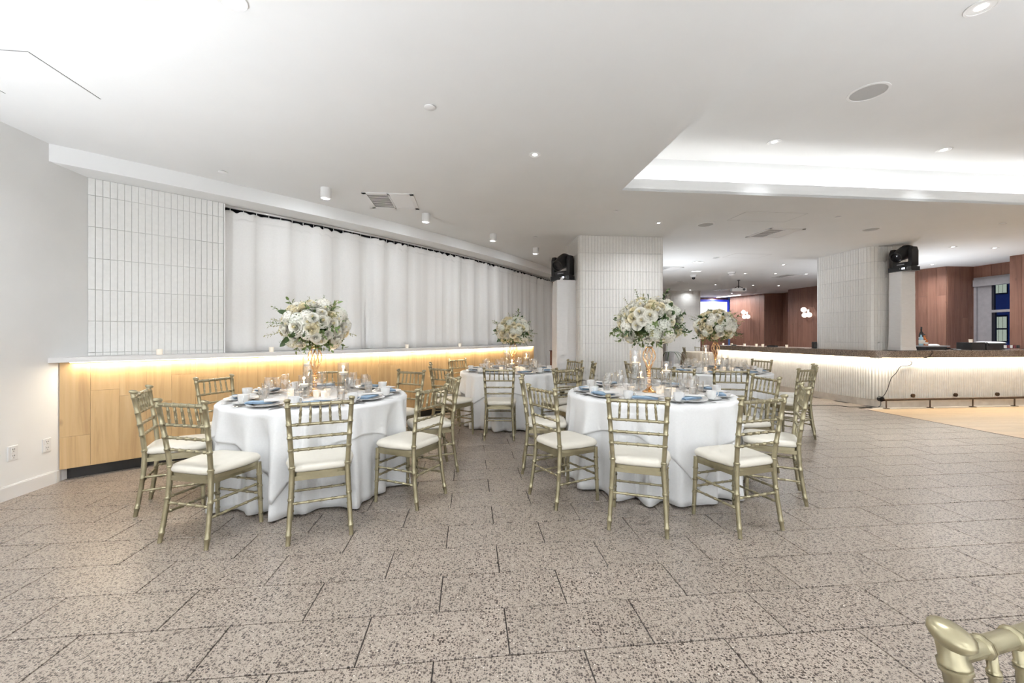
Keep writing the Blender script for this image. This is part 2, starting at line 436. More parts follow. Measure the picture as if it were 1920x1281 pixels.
# ---------------- ceiling with the lit coffer (right) and an added unseen coffer over the left rear
CU0, CV1, CU1, CV0 = 1.7515, 4.676, 9.6, -4.6
c2 = (-3.0, 0.2, -4.4, 1.35)         # added coffer, put in for its light: u0,u1,v0,v1 behind the camera
U0, U1, V0, V1 = -6.2, 13.4, -5.6, 19.4
cm = MB()
def slab(u0, u1, v0, v1, z0=CEIL, z1=CEIL + .03):
    cm.prism([uv(u0, v0), uv(u1, v0), uv(u1, v1), uv(u0, v1)], z0, z1)
slab(U0, U1, CV1, V1); slab(CU1, U1, V0, CV1); slab(CU0, CU1, V0, CV0)
slab(c2[1], CU0, V0, CV1); slab(U0, c2[0], V0, CV1); slab(c2[0], c2[1], V0, c2[2]); slab(c2[0], c2[1], c2[3], CV1)
ceiling = struct(cm.build('ceiling', M['ceiling']), 'smooth white ceiling with a recessed lit coffer')
def coffer(name, u0, u1, v0, v1, up, lip, tr):
    m = MB(); a = .02
    for (x0, x1, y0, y1) in ((u0 - a, u1 + a, v1, v1 + a), (u0 - a, u1 + a, v0 - a, v0), (u0 - a, u0, v0, v1), (u1, u1 + a, v0, v1)):
        m.prism([uv(x0, y0), uv(x1, y0), uv(x1, y1), uv(x0, y1)], CEIL + .001, CEIL + lip)
    o = tr + .02
    for (x0, x1, y0, y1) in ((u0 - o, u1 + o, v1 + tr, v1 + o), (u0 - o, u1 + o, v0 - o, v0 - tr), (u0 - o, u0 - tr, v0 - tr, v1 + tr), (u1 + tr, u1 + o, v0 - tr, v1 + tr)):
        m.prism([uv(x0, y0), uv(x1, y0), uv(x1, y1), uv(x0, y1)], CEIL + .03, up + .02)
    m.prism([uv(u0 - o, v0 - o), uv(u1 + o, v0 - o), uv(u1 + o, v1 + o), uv(u0 - o, v1 + o)], up, up + .04)
    return struct(m.build(name, M['ceiling'], ceiling))
coffer('coffer', CU0, CU1, CV0, CV1, UPPER, .144, .26)
coffer('coffer', c2[0], c2[1], c2[2], c2[3], 3.35, .10, .24)  # the added unseen coffer, there only to give more light
def cove(u0, v0, u1, v1, out, power, label):     # out: grid direction of the recess wall the strip washes
    n = max(1, round(math.hypot(u1 - u0, v1 - v0) / 2.4)); L = math.hypot(u1 - u0, v1 - v0) / n
    root = empty('cove_light', (*uv((u0 + u1) / 2, (v0 + v1) / 2), CEIL + .035)); tag(root, label, 'light strip', 'cove lights in the ceiling coffers')
    rz = TH + math.atan2(v1 - v0, u1 - u0)
    MB().box((0, 0, .008), (L * n - .05, .03, .014), 0).build('led_strip', M['led_white'], root, rot=(0, 0, rz))
    for i in range(n):
        q = (i + .5) / n; x, y = uv(u0 + (u1 - u0) * q, v0 + (v1 - v0) * q)
        d = bpy.data.lights.new('cove_lamp', 'AREA'); d.shape = 'RECTANGLE'; d.size = L * .98; d.size_y = .10; d.energy = power * L; d.color = NEUTRAL
        wx, wy = uv(*out); o = link('cove_lamp', d, None, (x - wx * .09, y - wy * .09, CEIL + .085)); o.rotation_euler = (pi / 2, 0, math.atan2(wy, wx) - pi / 2); d.size, d.size_y, d.spread = L * .98, .05, R(120)
cove(CU0 + .1, CV1 + .12, CU1 - .1, CV1 + .12, (0, 1), COVE_POWER * .7, 'hidden white light strip along the far edge of the right coffer')
cove(CU0 - .12, CV0 + .1, CU0 - .12, CV1 - .1, (-1, 0), COVE_POWER, 'hidden white light strip along the left edge of the right coffer')
cove(CU1 + .12, CV0 + .1, CU1 + .12, CV1 - .1, (1, 0), COVE_POWER, 'hidden white light strip along the right edge of the right coffer')
cove(CU0 + .1, CV0 - .12, CU1 - .1, CV0 - .12, (0, -1), COVE_POWER, 'hidden white light strip along the rear edge of the right coffer')
cove(c2[0] + .1, c2[3] + .11, c2[1] - .1, c2[3] + .11, (0, 1), COVE_POWER, 'added unseen white light strip along the front of the added rear left coffer')
cove(c2[0] - .11, c2[2] + .1, c2[0] - .11, c2[3] - .1, (-1, 0), COVE_POWER, 'added unseen white light strip along the left of the added rear left coffer')
cove(c2[1] + .11, c2[2] + .1, c2[1] + .11, c2[3] - .1, (1, 0), COVE_POWER, 'added unseen white light strip along the right of the added rear left coffer')

# slot diffusers on the far face of the coffer
for px0, px1 in ((1217, 1347), (1675, 1790)):
    m = MB()
    def on_cove(px, z, v=CV1 + .255):
        r = (px - 960) / F_PX; y = v / (VY + VX * r); return (r * y, y, z)
    a, b = on_cove(px0, 3.19), on_cove(px1, 3.19); L = math.dist(a, b)
    o = empty('slot_diffuser', ((a[0] + b[0]) / 2, (a[1] + b[1]) / 2, 3.19), TH)
    tag(o, 'long white slot diffuser low on the coffer face, ' + ('near its left corner' if px0 < 1500 else 'further right'), 'vent', 'slot diffusers')
    MB().box((0, 0, 0), (L, .02, .09)).build('frame', M['trim'], o)
    MB().box((0, -.011, 0), (L - .05, .006, .03)).build('slot', M['slot'], o)

# ---------------- walls
def wall(name, p, q, z0, z1, th=.12, mt='wall', side=1):
    (x0, y0), (x1, y1) = p, q; l = math.hypot(x1 - x0, y1 - y0); nx, ny = -(y1 - y0) / l * th * side, (x1 - x0) / l * th * side
    return struct(MB().prism([(x0, y0), (x1, y1), (x1 + nx, y1 + ny), (x0 + nx, y0 + ny)], z0, z1).build(name, M[mt]))
wl = lambda y: (-4.07 - .1016 * (y - 3.69), y)
wall('wall_left', wl(-6.0), wl(4.7), 0, CEIL, .15, side=1)
rear_l, rear_r = uv(-6, -5.2), uv(12.4, -5.2)
wall('wall_rear', rear_l, rear_r, 0, CEIL, .15, side=-1)
# skirting board along the left wall
a, b = wl(-5.5), wl(3.70)
m = MB(); m.prism([a, b, (b[0] + .016, b[1]), (a[0] + .016, a[1])], 0, .105); m.prism([a, b, (b[0] + .010, b[1]), (a[0] + .010, a[1])], .105, .112)
struct(m.build('baseboard_left', M['trim']), 'tall white baseboard under the left wall')

# soffit over the curved window wall and the structural wall behind the curtains
struct(strip(.03, -.55, SOFF, CEIL + .01, None, 10.4).build('ceiling_soffit', M['ceiling']), 'white dropped soffit curving along the window wall')
S_T0, S_T1, S_LEDGE, S_END = arc_start(-.26), 1.30, 7.45, 10.4
struct(strip(-.44, -.58, 0, CEIL, None, S_END).build('window_1', M['dark_glass']), 'dark window band behind the white curtains')
# tiled pier at the left end
bk = strip(-.268, -.44, 1.08, SOFF, None, S_T1, 6)
pier = struct(bk.build('wall_tiled_left', M['grout']), 'pier of glossy white upright tiles on the ledge')
def tiles_on(parent, p, q, z0, z1, mt, tw=.0535, th=.3055, first=None, proud=.008, tilt=.006, stuff=False, zbase=None):
    # upright tiles on a vertical face from p to q (room side to the right of p->q)
    (x0, y0), (x1, y1) = p, q; L = math.hypot(x1 - x0, y1 - y0); rz = math.atan2(y1 - y0, x1 - x0)
    n = max(1, round(L / tw)); w = L / n; cache = {}; joined = MB()
    rows = []; z = z0 if zbase is None else zbase
    while z < z1 - .01:
        a, b = max(z, z0), min(z + th, z1)
        if b - a > .01: rows.append((a, b))
        z += th
    for i in range(n):
        q_ = (i + .5) / n; cx, cy = x0 + (x1 - x0) * q_, y0 + (y1 - y0) * q_
        for (a, b) in rows:
            key = round(b - a, 3)
            if stuff:
                joined.box((cx + sin(rz) * .002, cy - cos(rz) * .002, (a + b) / 2), (w - .003, proud, b - a - .003), rz); continue
            if key not in cache:
                cache[key] = MB().bevbox((w - .003, proud, b - a - .003), .0018).mesh('tile', M[mt])
            link('tile', cache[key], parent, (cx, cy, (a + b) / 2), (random.uniform(-tilt, tilt), 0, rz + random.uniform(-tilt, tilt)))
    if stuff:
        o = joined.build('tile_field', M[mt], parent); o['kind'] = 'stuff'
tiles_on(pier, arc(S_T0 + .004, -.262), arc(S_T1, -.262), 1.115, SOFF, 'tile', zbase=1.149 - .3055)
edge = strip(-.252, -.44, 1.116, SOFF - .002, S_T1 + .001, S_T1 + .013, 1)
struct(edge.build('trim_2', M['trim']), 'slim white metal edge closing the tiled pier')

# ledge with light strip, oak plank front, black kick
struct(strip(.037, -.44, 1.072, 1.115, None, S_LEDGE, 50).build('trim_ledge', M['trim']), 'white stone ledge running along the window wall')
core = struct(strip(-.055, -.40, .105, 1.072, None, S_LEDGE - .02, 50).build('wall_oak_front', M['oak']), 'pale oak plank front under the ledge')
s = arc_start(-.03) + .012; pw = .196; k = 0
cuts = [[.30], [.79], [.52], [.56, .66], [.93], [.72], [], [.42], [.83], [.24], [.65], []]
while s < S_LEDGE - .05:
    e = min(s + pw, S_LEDGE - .02)
    zs = [.105] + sorted(.105 + .965 * c for c in cuts[(k * 5) % len(cuts)][:1]) + [1.070]
    for z0, z1 in zip(zs[:-1], zs[1:]):
        m = MB(); g = .0007
        (xa, ya), (xb, yb) = arc(s + g, -.032), arc(e - g, -.032); (xc, yc), (xd, yd) = arc(e - g, -.054), arc(s + g, -.054)
        m.prism([(xa, ya), (xb, yb), (xc, yc), (xd, yd)], z0 + g, z1 - g)
        m.build('plank', M['oak'], core)
    s = e; k += 1
struct(strip(-.10, -.40, .0, .105, None, S_LEDGE - .03, 40).build('baseboard_oak_front', M['kick']), 'black recessed kick board under the oak front')
b = wl(3.70); q = arc(.06, -.09)
struct(MB().prism([b, (b[0] + .02, b[1]), (q[0], q[1] - .005), (q[0] - .05, q[1] + .05)], 0, .103).build('baseboard_return', M['trim']), 'short white baseboard return at the kick board')
# the light strip under the ledge
led = empty('ledge_light', (*arc(3.7, -.01), 1.06)); tag(led, 'warm light strip glowing under the white ledge above the oak front', 'light strip')
lo = strip(-.010, -.022, 1.064, 1.0715, .1, S_LEDGE - .06, 50).build('led_strip', M['led']); lo.parent = led; lo.location = (-led.location.x, -led.location.y, -led.location.z)
for i in range(10):
    s0 = .12 + i * .73; x, y = arc(s0 + .36, -.005); t = arc_tan(s0 + .36)
    d = bpy.data.lights.new('ledge_lamp', 'AREA'); d.shape = 'RECTANGLE'; d.size = .72; d.size_y = .02; d.energy = LEDGE_POWER * .73; d.color = WARM
    o = link('ledge_lamp', d, None, (x, y, 1.062), (R(-6), 0, math.atan2(t[1], t[0])))

# ---------------- curtains
tr = empty('curtain_track', (*arc(4, -.33), 2.83)); tag(tr, 'slim metal curtain track under the curved soffit', 'curtain track')
o = strip(-.315, -.345, 2.815, 2.842, S_T1 + .02, 10.2, 60).build('rail', M['track'], tr); o.location = -tr.location
hook = MB().tube([(0, 0, 0), (0, 0, -.03), (.006, 0, -.045), (0, 0, -.05)], .004, 6).mesh('hook', M['trim'])
random.seed(11)
waves = [(random.uniform(11, 19), random.uniform(0, 6.28), random.uniform(.5, 1)) for _ in range(4)] + [(5.1, 1.0, .7), (31.0, 2.2, .35)]
def ripple(s, zq):
    v = sum(a * sin(k * s + p + .35 * (1 - zq) * sin(1.7 * s)) for k, p, a in waves) / 2.6
    v = math.copysign(abs(v) ** .8, v)
    return max(-.072, .064 * v * (1.0 - .55 * zq))
curt = [(1.315, 3.145, 1.118, 'white curtain panel hanging next to the tiled pier at the left'),
        (3.122, 5.045, 1.118, 'white curtain panel behind the left table, second from the tiled pier'),
        (5.022, 6.745, 1.118, 'white curtain panel in the middle of the ledge, third from the tiled pier'),
        (6.722, 7.52, 1.118, 'narrow white curtain panel where the ledge ends'),
        (7.502, 10.0, .02, 'floor-length white curtain panel beyond the ledge, behind the lighting tower')]
for s0, s1, zb, lab in curt:
    n = int((s1 - s0) / .012); nz = 14
    root = empty('curtain', (*arc((s0 + s1) / 2, -.33), zb)); tag(root, lab, 'curtain', 'white curtains on the curved track')
    m = MB()
    def cp(a, b):
        s = s0 + (s1 - s0) * a; zt = 2.800 - .030 * (.5 + .5 * sin(s * 46 + 2 * sin(3.1 * s))) ** 2.2 * (.55 + .45 * sin(5.3 * s + 1)) ; z = zb + (zt - zb) * b
        w = ripple(s, b); x, y = arc(s + .012 * sin(40 * s) * (1 - b), -.355 + w)
        return (x - root.location.x, y - root.location.y, z - zb)
    m.grid(cp, n, nz); c = m.build('cloth', M['curtain'], root, True)
    md = c.modifiers.new('thickness', 'SOLIDIFY'); md.thickness = .002
    hm = MB()
    def hp(a, b):
        x, y, z = cp(a, .95 + .045 * b); s = s0 + (s1 - s0) * a; return (x + NX * .004, y + NY * .004, z)
    hm.grid(hp, n, 1).build('heading_tape', M['curtain'], root, True)
    for i in range(int((s1 - s0) / .137)):
        x, y = arc(s0 + .06 + i * .137, -.33); link('hook', hook, root, (x - root.location.x, y - root.location.y, 2.816 - zb))

# ---------------- pillars
def rounded(u0, u1, v0, v1, r, n=6):
    pts = []
    for cx, cy, a0 in ((u0 + r, v0 + r, pi), (u1 - r, v0 + r, 1.5 * pi), (u1 - r, v1 - r, 0), (u0 + r, v1 - r, .5 * pi)):
        for i in range(n + 1):
            a = a0 + .5 * pi * i / n; pts.append(uv(cx + r * cos(a), cy + r * sin(a)))
    return pts
def pillar(name, label, u0, u1, v0, v1, r, mt, zvis, left_stuff, front_stuff, courses=.006):
    body = struct(MB().prism(rounded(u0 + .006, u1 - .006, v0 + .006, v1 - .006, r), 0, CEIL).build(name, M['grout']), label)
    tiles_on(body, uv(u0 + r, v0), uv(u1 - r, v0), zvis, CEIL, mt, zbase=CEIL - 12 * .3055 + .012, stuff=front_stuff)
    tiles_on(body, uv(u0, v1 - r), uv(u0, v0 + r), zvis, CEIL, mt, zbase=CEIL - 12 * .3055 + .012, stuff=left_stuff)
    cm_ = MB()                                 # rounded corner tiles, both front corners
    for cx, cy, a0 in ((u0 + r, v0 + r, pi), (u1 - r, v0 + r, 1.5 * pi)):
        nseg = max(2, round(r * pi / 2 / .0535))
        for i in range(nseg):
            g = .0014 / r
            aa = [a0 + .5 * pi * (i + q) / nseg + (g if q == 0 else -g if q == 1 else 0) for q in (0, .5, 1)]
            z = CEIL - 12 * .3055 + .012
            while z < CEIL:
                a_, b_ = max(z, zvis), min(z + .3055, CEIL); z += .3055
                if b_ - a_ < .02: continue
                rr = r + .003
                poly = [uv(cx + rr * cos(q), cy + rr * sin(q)) for q in aa] + [uv(cx + (r - .008) * cos(q), cy + (r - .008) * sin(q)) for q in reversed(aa)]
                cm_.prism(poly, a_ + .0015, b_ - .0015)
    o = cm_.build('corner_tile_field', M[mt], body, 30); o['kind'] = 'stuff'
    return body
# near pillar: front face from pixel 1085 to 1246 at the ceiling line
p0, p1 = to_uv(*at(1085, 441.5, CEIL)), to_uv(*at(1246, 444.6, CEIL))
pillar('wall_pillar_middle', 'wide pillar clad in glossy cream tiles between the curtains and the back room', p0[0], p1[0], (p0[1] + p1[1]) / 2, (p0[1] + p1[1]) / 2 + 1.0, .06, 'tile_warm', .0, True, False)
pillar('wall_pillar_bar', 'rounded pillar clad in glossy cream tiles rising from the bar counter', 7.49, 8.45, 7.09, 8.40, .14, 'tile_warm', .9, False, False)
fp0, fp1 = to_uv(*at(1249, 545, CEIL)), to_uv(*at(1318, 545, CEIL))
pillar('wall_pillar_far', 'far pillar clad in cream tiles beyond the middle pillar', fp0[0], fp1[0], fp0[1], fp0[1] + 1.0, .05, 'tile_warm', .0, True, True)

# ---------------- right-hand and far walls in reddish planks
def plank_wall(name, label, p, q, z0=0.0, z1=CEIL, w=.19):
    # room side to the right of p->q
    (x0, y0), (x1, y1) = p, q; L = math.hypot(x1 - x0, y1 - y0); rz = math.atan2(y1 - y0, x1 - x0); nx, ny = -sin(rz), cos(rz)
    body = struct(MB().prism([p, q, (x1 + nx * .10, y1 + ny * .10), (x0 + nx * .10, y0 + ny * .10)], z0, z1).build(name, M['kick']), label)
    n = max(1, round(L / w)); ww = L / n
    for i in range(n):
        q_ = (i + .5) / n; cx, cy = x0 + (x1 - x0) * q_ - nx * .006, y0 + (y1 - y0) * q_ - ny * .006
        cut = random.choice([.55, 1.1, 1.75, 2.3]); zs = [z0] + ([z0 + cut] if z0 + cut < z1 - .2 else []) + [z1]
        for a, b in zip(zs[:-1], zs[1:]):
            MB().box((0, 0, 0), (ww - .003, .016, b - a - .003), 0).build('plank', M['redwood'], body, loc=(cx, cy, (a + b) / 2), rot=(0, 0, rz))
    return body
plank_wall('wall_right_1', 'reddish plank pier in the far right corner with a lit globe sconce', (9.50, 18.1), (10.08, 16.6))
plank_wall('wall_right_2', 'narrow brown plank return beside the far pier', (10.08, 16.6), (10.72, 16.45))
plank_wall('wall_right_3', 'reddish plank recess between the two far piers', (10.72, 16.46), (10.86, 15.0))
plank_wall('wall_right_11', 'reddish plank return behind the pier left of the bar pillar', (10.9, 15.3), (10.10, 15.2))
plank_wall('wall_right_4', 'reddish plank pier left of the bar pillar with a lit globe sconce', (10.10, 15.2), (10.32, 14.0))
plank_wall('wall_right_5', 'reddish plank wall hidden behind the bar pillar', (10.32, 14.0), (10.36, 10.6))
plank_wall('wall_right_6', 'reddish plank wall right of the bar pillar', (10.36, 10.6), (10.55, 10.1))
plank_wall('wall_right_7', 'dark reddish plank return beside the tall window', (10.55, 10.1), (11.30, 10.17))
plank_wall('wall_right_8', 'reddish plank pier at the right edge of the picture', (10.55, 8.81), (10.85, 7.0))
plank_wall('wall_right_9', 'reddish plank window return of the right-hand pier', (11.3, 8.86), (10.56, 8.81))
plank_wall('wall_right_10', 'reddish plank band above the tall window', (11.28, 10.17), (11.36, 8.86), 2.72, CEIL)
wall('wall_right_rear', (10.85, 7.0), (12.4, -5.5), 0, CEIL, .15)
plank_wall('wall_far', 'reddish plank wall at the far end behind the screen', (4.2, 17.95), (9.6, 18.5), w=.25)
wall('wall_far_left', arc(10.3, -.3), (4.2, 17.95), 0, CEIL, .15, side=1)
struct(MB().prism([(10.74, 15.32), (10.86, 15.28), (10.84, 15.6), (10.74, 15.6)], 0, 2.82).build('trim_3', M['frame']), 'pale grey door frame between the far plank piers')
# cove wash on the far wall
for (x, y, L, rz) in ((9.15, 17.6, 1.6, R(-70)),):
    root = empty('wall_wash_light', (x, y, 2.97)); tag(root, 'linear white wash light along the far plank pier', 'light strip')
    MB().box((0, 0, .012), (1.2, .04, .016), 0).build('led_strip', M['led_white'], root, rot=(0, 0, rz))
    d = bpy.data.lights.new('wash_lamp', 'AREA'); d.shape = 'RECTANGLE'; d.size = L; d.size_y = .05; d.energy = 45; d.color = NEUTRAL
    link('wash_lamp', d, None, (x, y, 2.965), (0, 0, rz))

# ---------------- tall window on the right with the evening facade outside
wx0, wy0, wx1, wy1 = 11.30, 10.17, 11.38, 8.70
L = math.hypot(wx1 - wx0, wy1 - wy0); rz = math.atan2(wy1 - wy0, wx1 - wx0)
win = struct(empty('window_2', (wx0, wy0, 0), rz), 'tall sash window with mauve grey frame between plank piers')
def wbox(name, x0, x1, z0, z1, mt='frame', y=.0, d=.07):
    return MB().box(((x0 + x1) / 2, y, (z0 + z1) / 2), (x1 - x0, d, z1 - z0)).build(name, M[mt], win)
wbox('window_frame', 0, .07, .5, 2.72); wbox('window_frame', .07, L, 2.66, 2.72); wbox('shade_box', .05, L, 2.50, 2.66, y=-.05, d=.1)
wbox('side_panel', .07, .36, .5, 2.5, y=.03, d=.04); wbox('meeting_rail', .34, L, 1.86, 1.92); wbox('mullion', .93, 1.0, .5, 1.86); wbox('mullion', 1.0, 1.06, 1.92, 2.5); wbox('window_sill', 0, L, .45, .5, d=.2)
wbox('stile', .36, .41, 1.92, 2.5, 'facade_dark', .01, .04); wbox('stile', .36, .43, .5, 1.86, 'facade_dark', .01, .04)
wbox('pane', .36, .96, .5, 1.88, 'pane', .02, .006); wbox('pane', .98, L, .5, 1.88, 'pane', .02, .006); wbox('pane', .36, 1.02, 1.9, 2.52, 'pane', .02, .006); wbox('pane', 1.04, L, 1.9, 2.52, 'pane', .02, .006)
fac = empty('neighbour_building', (49.5, 39.6, -2.62), R(-75)); fac.scale = (3, 3, 3); tag(fac, 'blue evening facade with lit grid windows seen through the tall window', 'building')
MB().box((0, .2, 2.9), (14, .4, 5.8)).build('wall', M['facade'], fac)
for bx in (-2.5, -1.6, -.70, .2, 1.1, 2.0):
    for bz in (1.55, 3.15, 4.7):
        w = MB().box((bx, -.01, bz), (.32, .04, .90)).build('window', M['facade_dark'], fac)
        for i in range(3):
            for j in range(2): MB().box((bx - .10 + i * .10, -.035, bz - .22 + j * .43), (.085, .012, .38)).build('pane', M['lit_pane'], w)

# ---------------- electrical outlets on the left wall
def outlet(px, py, dist, w, lab):
    y = dist; x = wl(y)[0] + .004; z = CAM_H - (py - HORIZON) * y / F_PX
    o = empty('wall_outlet', (x, y, z), R(-90) - R(-5.8)); tag(o, lab, 'outlet', 'wall outlets')
    o.rotation_euler = (0, 0, R(90) + R(5.8))
    MB().bevbox((w, .008, .118), .003).build('cover_plate', M['outlet'], o)
    n = 2
    for k in range(n):
        c = -.026 + .052 * k
        f = MB().box((0, -.005, c), (.034, .004, .042)).build('socket', M['outlet'], o)
        for sx in (-.007, .007): MB().box((sx, -.0075, c + .006), (.0025, .002, .010)).build('slot', M['dark_hole'], f)
        MB().box((0, -.0075, c - .011), (.005, .002, .005)).build('slot', M['dark_hole'], f)
outlet(25, 850, 3.36, .075, 'white double power outlet low on the left wall, further from the oak front')
outlet(84, 835, 3.63, .072, 'white power outlet on the left wall right beside the oak front')
# access hatch outline in the ceiling at the upper left
hp_ = [at(-60, 97, CEIL), at(53, 97, CEIL), at(189, 186, CEIL), at(20, 190, CEIL)]
def frame_lines(name, pts, label, w=.006):
    m = MB(); n = len(pts)
    for i in range(n):
        (x0, y0), (x1, y1) = pts[i], pts[(i + 1) % n]; L = math.hypot(x1 - x0, y1 - y0); m.box(((x0 + x1) / 2, (y0 + y1) / 2, CEIL - .0005), (L, w, .002), math.atan2(y1 - y0, x1 - x0))
    return tag(m.build(name, M['slot']), label, 'access hatch')
p1_, p2_ = at(53, 97, CEIL), at(189, 186, CEIL)
dx, dy = p2_[0] - p1_[0], p2_[1] - p1_[1]
h = empty('ceiling_hatch', (p1_[0], p1_[1], CEIL)); tag(h, 'flush white access hatch in the ceiling at the upper left', 'access hatch')
m = MB(); L = math.hypot(dx, dy); ang = math.atan2(dy, dx)
for (cx, cy, lx, ly) in ((L / 2, 0, L, .005), (0, .3, .005, .6), (L / 2, .6, L, .005)): m.box((cx, cy, -.0006), (lx, ly, .0012))
m.build('shadow_gap', M['slot'], h, rot=(0, 0, ang)); MB().box((L / 2, .3, -.0008), (L - .006, .588, .0012)).build('panel', M['ceiling'], h, rot=(0, 0, ang))

# ================================================================== THE BAR
BV, BU = 6.884, 7.434                       # front face line v, left face u at the corner
bar_dir = R(3.2)                            # the left side leans a little from the grid
def left_line(d, off=0.0): return (BU - off - sin(bar_dir) * d, BV + cos(bar_dir) * d)
def bar_outline(o, depth=.75, r=.30, Lb=4.6, u_end=11.0):
    # outer path from the far left end to the corner and along the front, then back inside
    pts = [left_line(Lb, o), left_line(r + .1, o)]
    cx, cy = BU - o + r, BV - o + r
    for i in range(9):
        a = pi + .5 * pi * i / 8; pts.append((cx + r * cos(a), cy + r * sin(a)))
    pts.append((u_end, BV - o))
    pts += [(u_end, BV + depth), (BU + depth, BV + depth)] + [left_line(Lb, -depth)]
    return [uv(*p) for p in pts]
bar = empty('bar_counter', (*uv(BU + .4, BV + .4), 0)); tag(bar, 'long L-shaped bar with ribbed cream front and thick brown terrazzo top', 'bar')
def inbar(mb, name, mt, sm=False):
    o = mb.build(name, M[mt], bar, sm); o.location = -bar.location; return o
inbar(MB().prism(bar_outline(-.012), .0, .914), 'body', 'bar_slat')
inbar(MB().prism(bar_outline(.015), .0, .13), 'plinth', 'plinth')
inbar(MB().prism(bar_outline(.12, .62, .42), .914, 1.04), 'countertop', 'granite', 30)
# ribbed slats along the outer path
path = [left_line(4.55, .0), left_line(.42, 0)]
r_ = .30; path += [(BU + r_ + r_ * cos(pi + .5 * pi * i / 12), BV + r_ + r_ * sin(pi + .5 * pi * i / 12)) for i in range(13)] + [(10.95, BV)]
path = [uv(*p) for p in path]
slat = MB().lathe([(.0245, 0), (.0245, .782)], 8).mesh('slat', M['bar_slat'], 60)
seg_acc = 0.0; step = .0465
for (xa, ya), (xb, yb) in zip(path[:-1], path[1:]):
    L = math.hypot(xb - xa, yb - ya); d = step - seg_acc if seg_acc else 0.0
    while d <= L:
        link('slat', slat, bar, (xa + (xb - xa) * d / L - bar.location.x, ya + (yb - ya) * d / L - bar.location.y, .131)); d += step
    seg_acc = L - (d - step)
# warm light under the counter edge
bl = empty('bar_light', (*uv(BU + 1, BV - .05), .91)); tag(bl, 'warm light strip hidden under the bar counter edge', 'light strip')
for i in range(5):
    (xa, ya), (xb, yb) = uv(*left_line(.12 + i * .88, .06)), uv(*left_line(.12 + i * .88 + .86, .06))
    MB().box((0, 0, 0), (.86, .012, .006)).build('led_strip', M['led'], bl, loc=((xa + xb) / 2 - bl.location.x, (ya + yb) / 2 - bl.location.y, -.0), rot=(0, 0, math.atan2(yb - ya, xb - xa)))
    d = bpy.data.lights.new('bar_lamp', 'AREA'); d.shape = 'RECTANGLE'; d.size = .86; d.size_y = .02; d.energy = BAR_POWER * .88; d.color = (1, .90, .76)
    link('bar_lamp', d, None, ((xa + xb) / 2, (ya + yb) / 2, .904), (0, 0, math.atan2(yb - ya, xb - xa)))
for i in range(4):
    xa, ya = uv(BU + .45 + i * .90, BV - .06)
    MB().box((0, 0, 0), (.9, .012, .006)).build('led_strip', M['led'], bl, loc=(xa - bl.location.x, ya - bl.location.y, 0), rot=(0, 0, TH))
    d = bpy.data.lights.new('bar_lamp', 'AREA'); d.shape = 'RECTANGLE'; d.size = .9; d.size_y = .02; d.energy = BAR_POWER * .92; d.color = (1, .90, .76)
    link('bar_lamp', d, None, (xa, ya, .904), (0, 0, TH))
x, y = uv(BU + .10, BV + .02); d = bpy.data.lights.new('bar_lamp', 'AREA'); d.shape = 'RECTANGLE'; d.size = .30; d.size_y = .02; d.energy = BAR_POWER * .35; d.color = (1, .90, .76)
link('bar_lamp', d, None, (*uv(BU + .015, BV + .015), .904), (0, 0, TH - R(45)))
# pale border strip on the floor at the bar foot
struct(MB().prism([uv(WOOD_U, 6.72), uv(12.5, 6.72), uv(12.5, 6.90), uv(WOOD_U, 6.90)], -.006, .0).build('trim_4', M['plinth']), 'pale stone border along the bar foot')
# foot rail
posts = [at(1665.6, 767, 0), at(1746.5, 764.8, 0), at(1826.4, 763.3, 0), at(1905, 761.5, 0)]
rail = empty('foot_rail', (*uv(BU + .5, 6.78), 0)); tag(rail, 'low dark bronze foot rail on posts before the bar', 'rail')
RV = 6.775; u0 = to_uv(*posts[0])[0]
def rl(mb, name, mt='bronze', sm=True):
    o = mb.build(name, M[mt], rail, sm); o.location = -rail.location; return o
a, b = uv(u0 - .05, RV), uv(u0 + 3.4, RV)
rl(MB().tube([(*a, .158), (*b, .158)], .021, 12), 'tube')
for k in range(4):
    x, y = uv(u0 + .883 * k, RV)
    rl(MB().tube([(x, y, .0), (x, y, .15)], .011, 8), 'post'); rl(MB().lathe([(0, .0), (.05, .0), (.05, .008), (.012, .014), (0, .014)], 14, (x, y, 0)), 'foot_plate')
    x, y = uv(u0 + .62 + .883 * k, BV - .02); m = MB().tube([(*uv(u0 + .62 + .883 * k, BV - .024), .215), (*uv(u0 + .62 + .883 * k, BV - .05), .215)], .034, 14); rl(m, 'wall_boss')
# cable with plug
jb = uv(*left_line(.02, .03)); jb = uv(BU + .035, BV - .02)
cable = empty('power_cable', (jb[0], jb[1], 0)); tag(cable, 'thin dark cable looping down the bar front to a plug and across the floor', 'cable')
def on_front(px, py, v=BV - .035):
    r = (px - 960) / F_PX; y = v / (VY + VX * r); return Vector((r * y, y, CAM_H - (py - HORIZON) * y / F_PX))
pts = [on_front(p, q) for p, q in ((1737, 660), (1736, 668), (1727, 672), (1703, 673), (1709, 678), (1708, 684), (1700, 686.5), (1690, 687), (1685, 692), (1680, 700), (1672, 708), (1668, 718), (1664, 730), (1658, 741), (1651, 748))]
pts[0] = Vector((*uv(*(lambda q: (q[0], BV - .125))(to_uv(pts[0].x, pts[0].y))), 1.043)); pts[1] = Vector((pts[0].x, pts[0].y, .985)); pts[2] = Vector((*uv(to_uv(pts[2].x, pts[2].y)[0], BV - .128), .915)); pts[3] = pts[3] + Vector((0, 0, -.01))
fl = [Vector((*at(px, py, .006), .006)) for px, py in ((1640, 752.5), (1625, 759), (1610, 763), (1590, 763), (1570, 760.5), (1550, 760), (1520, 760))]
fl[0] = Vector((*uv(BU - .02, BV - .06), .12)); fl[1] = Vector((*uv(BU - .12, BV - .10), .03))
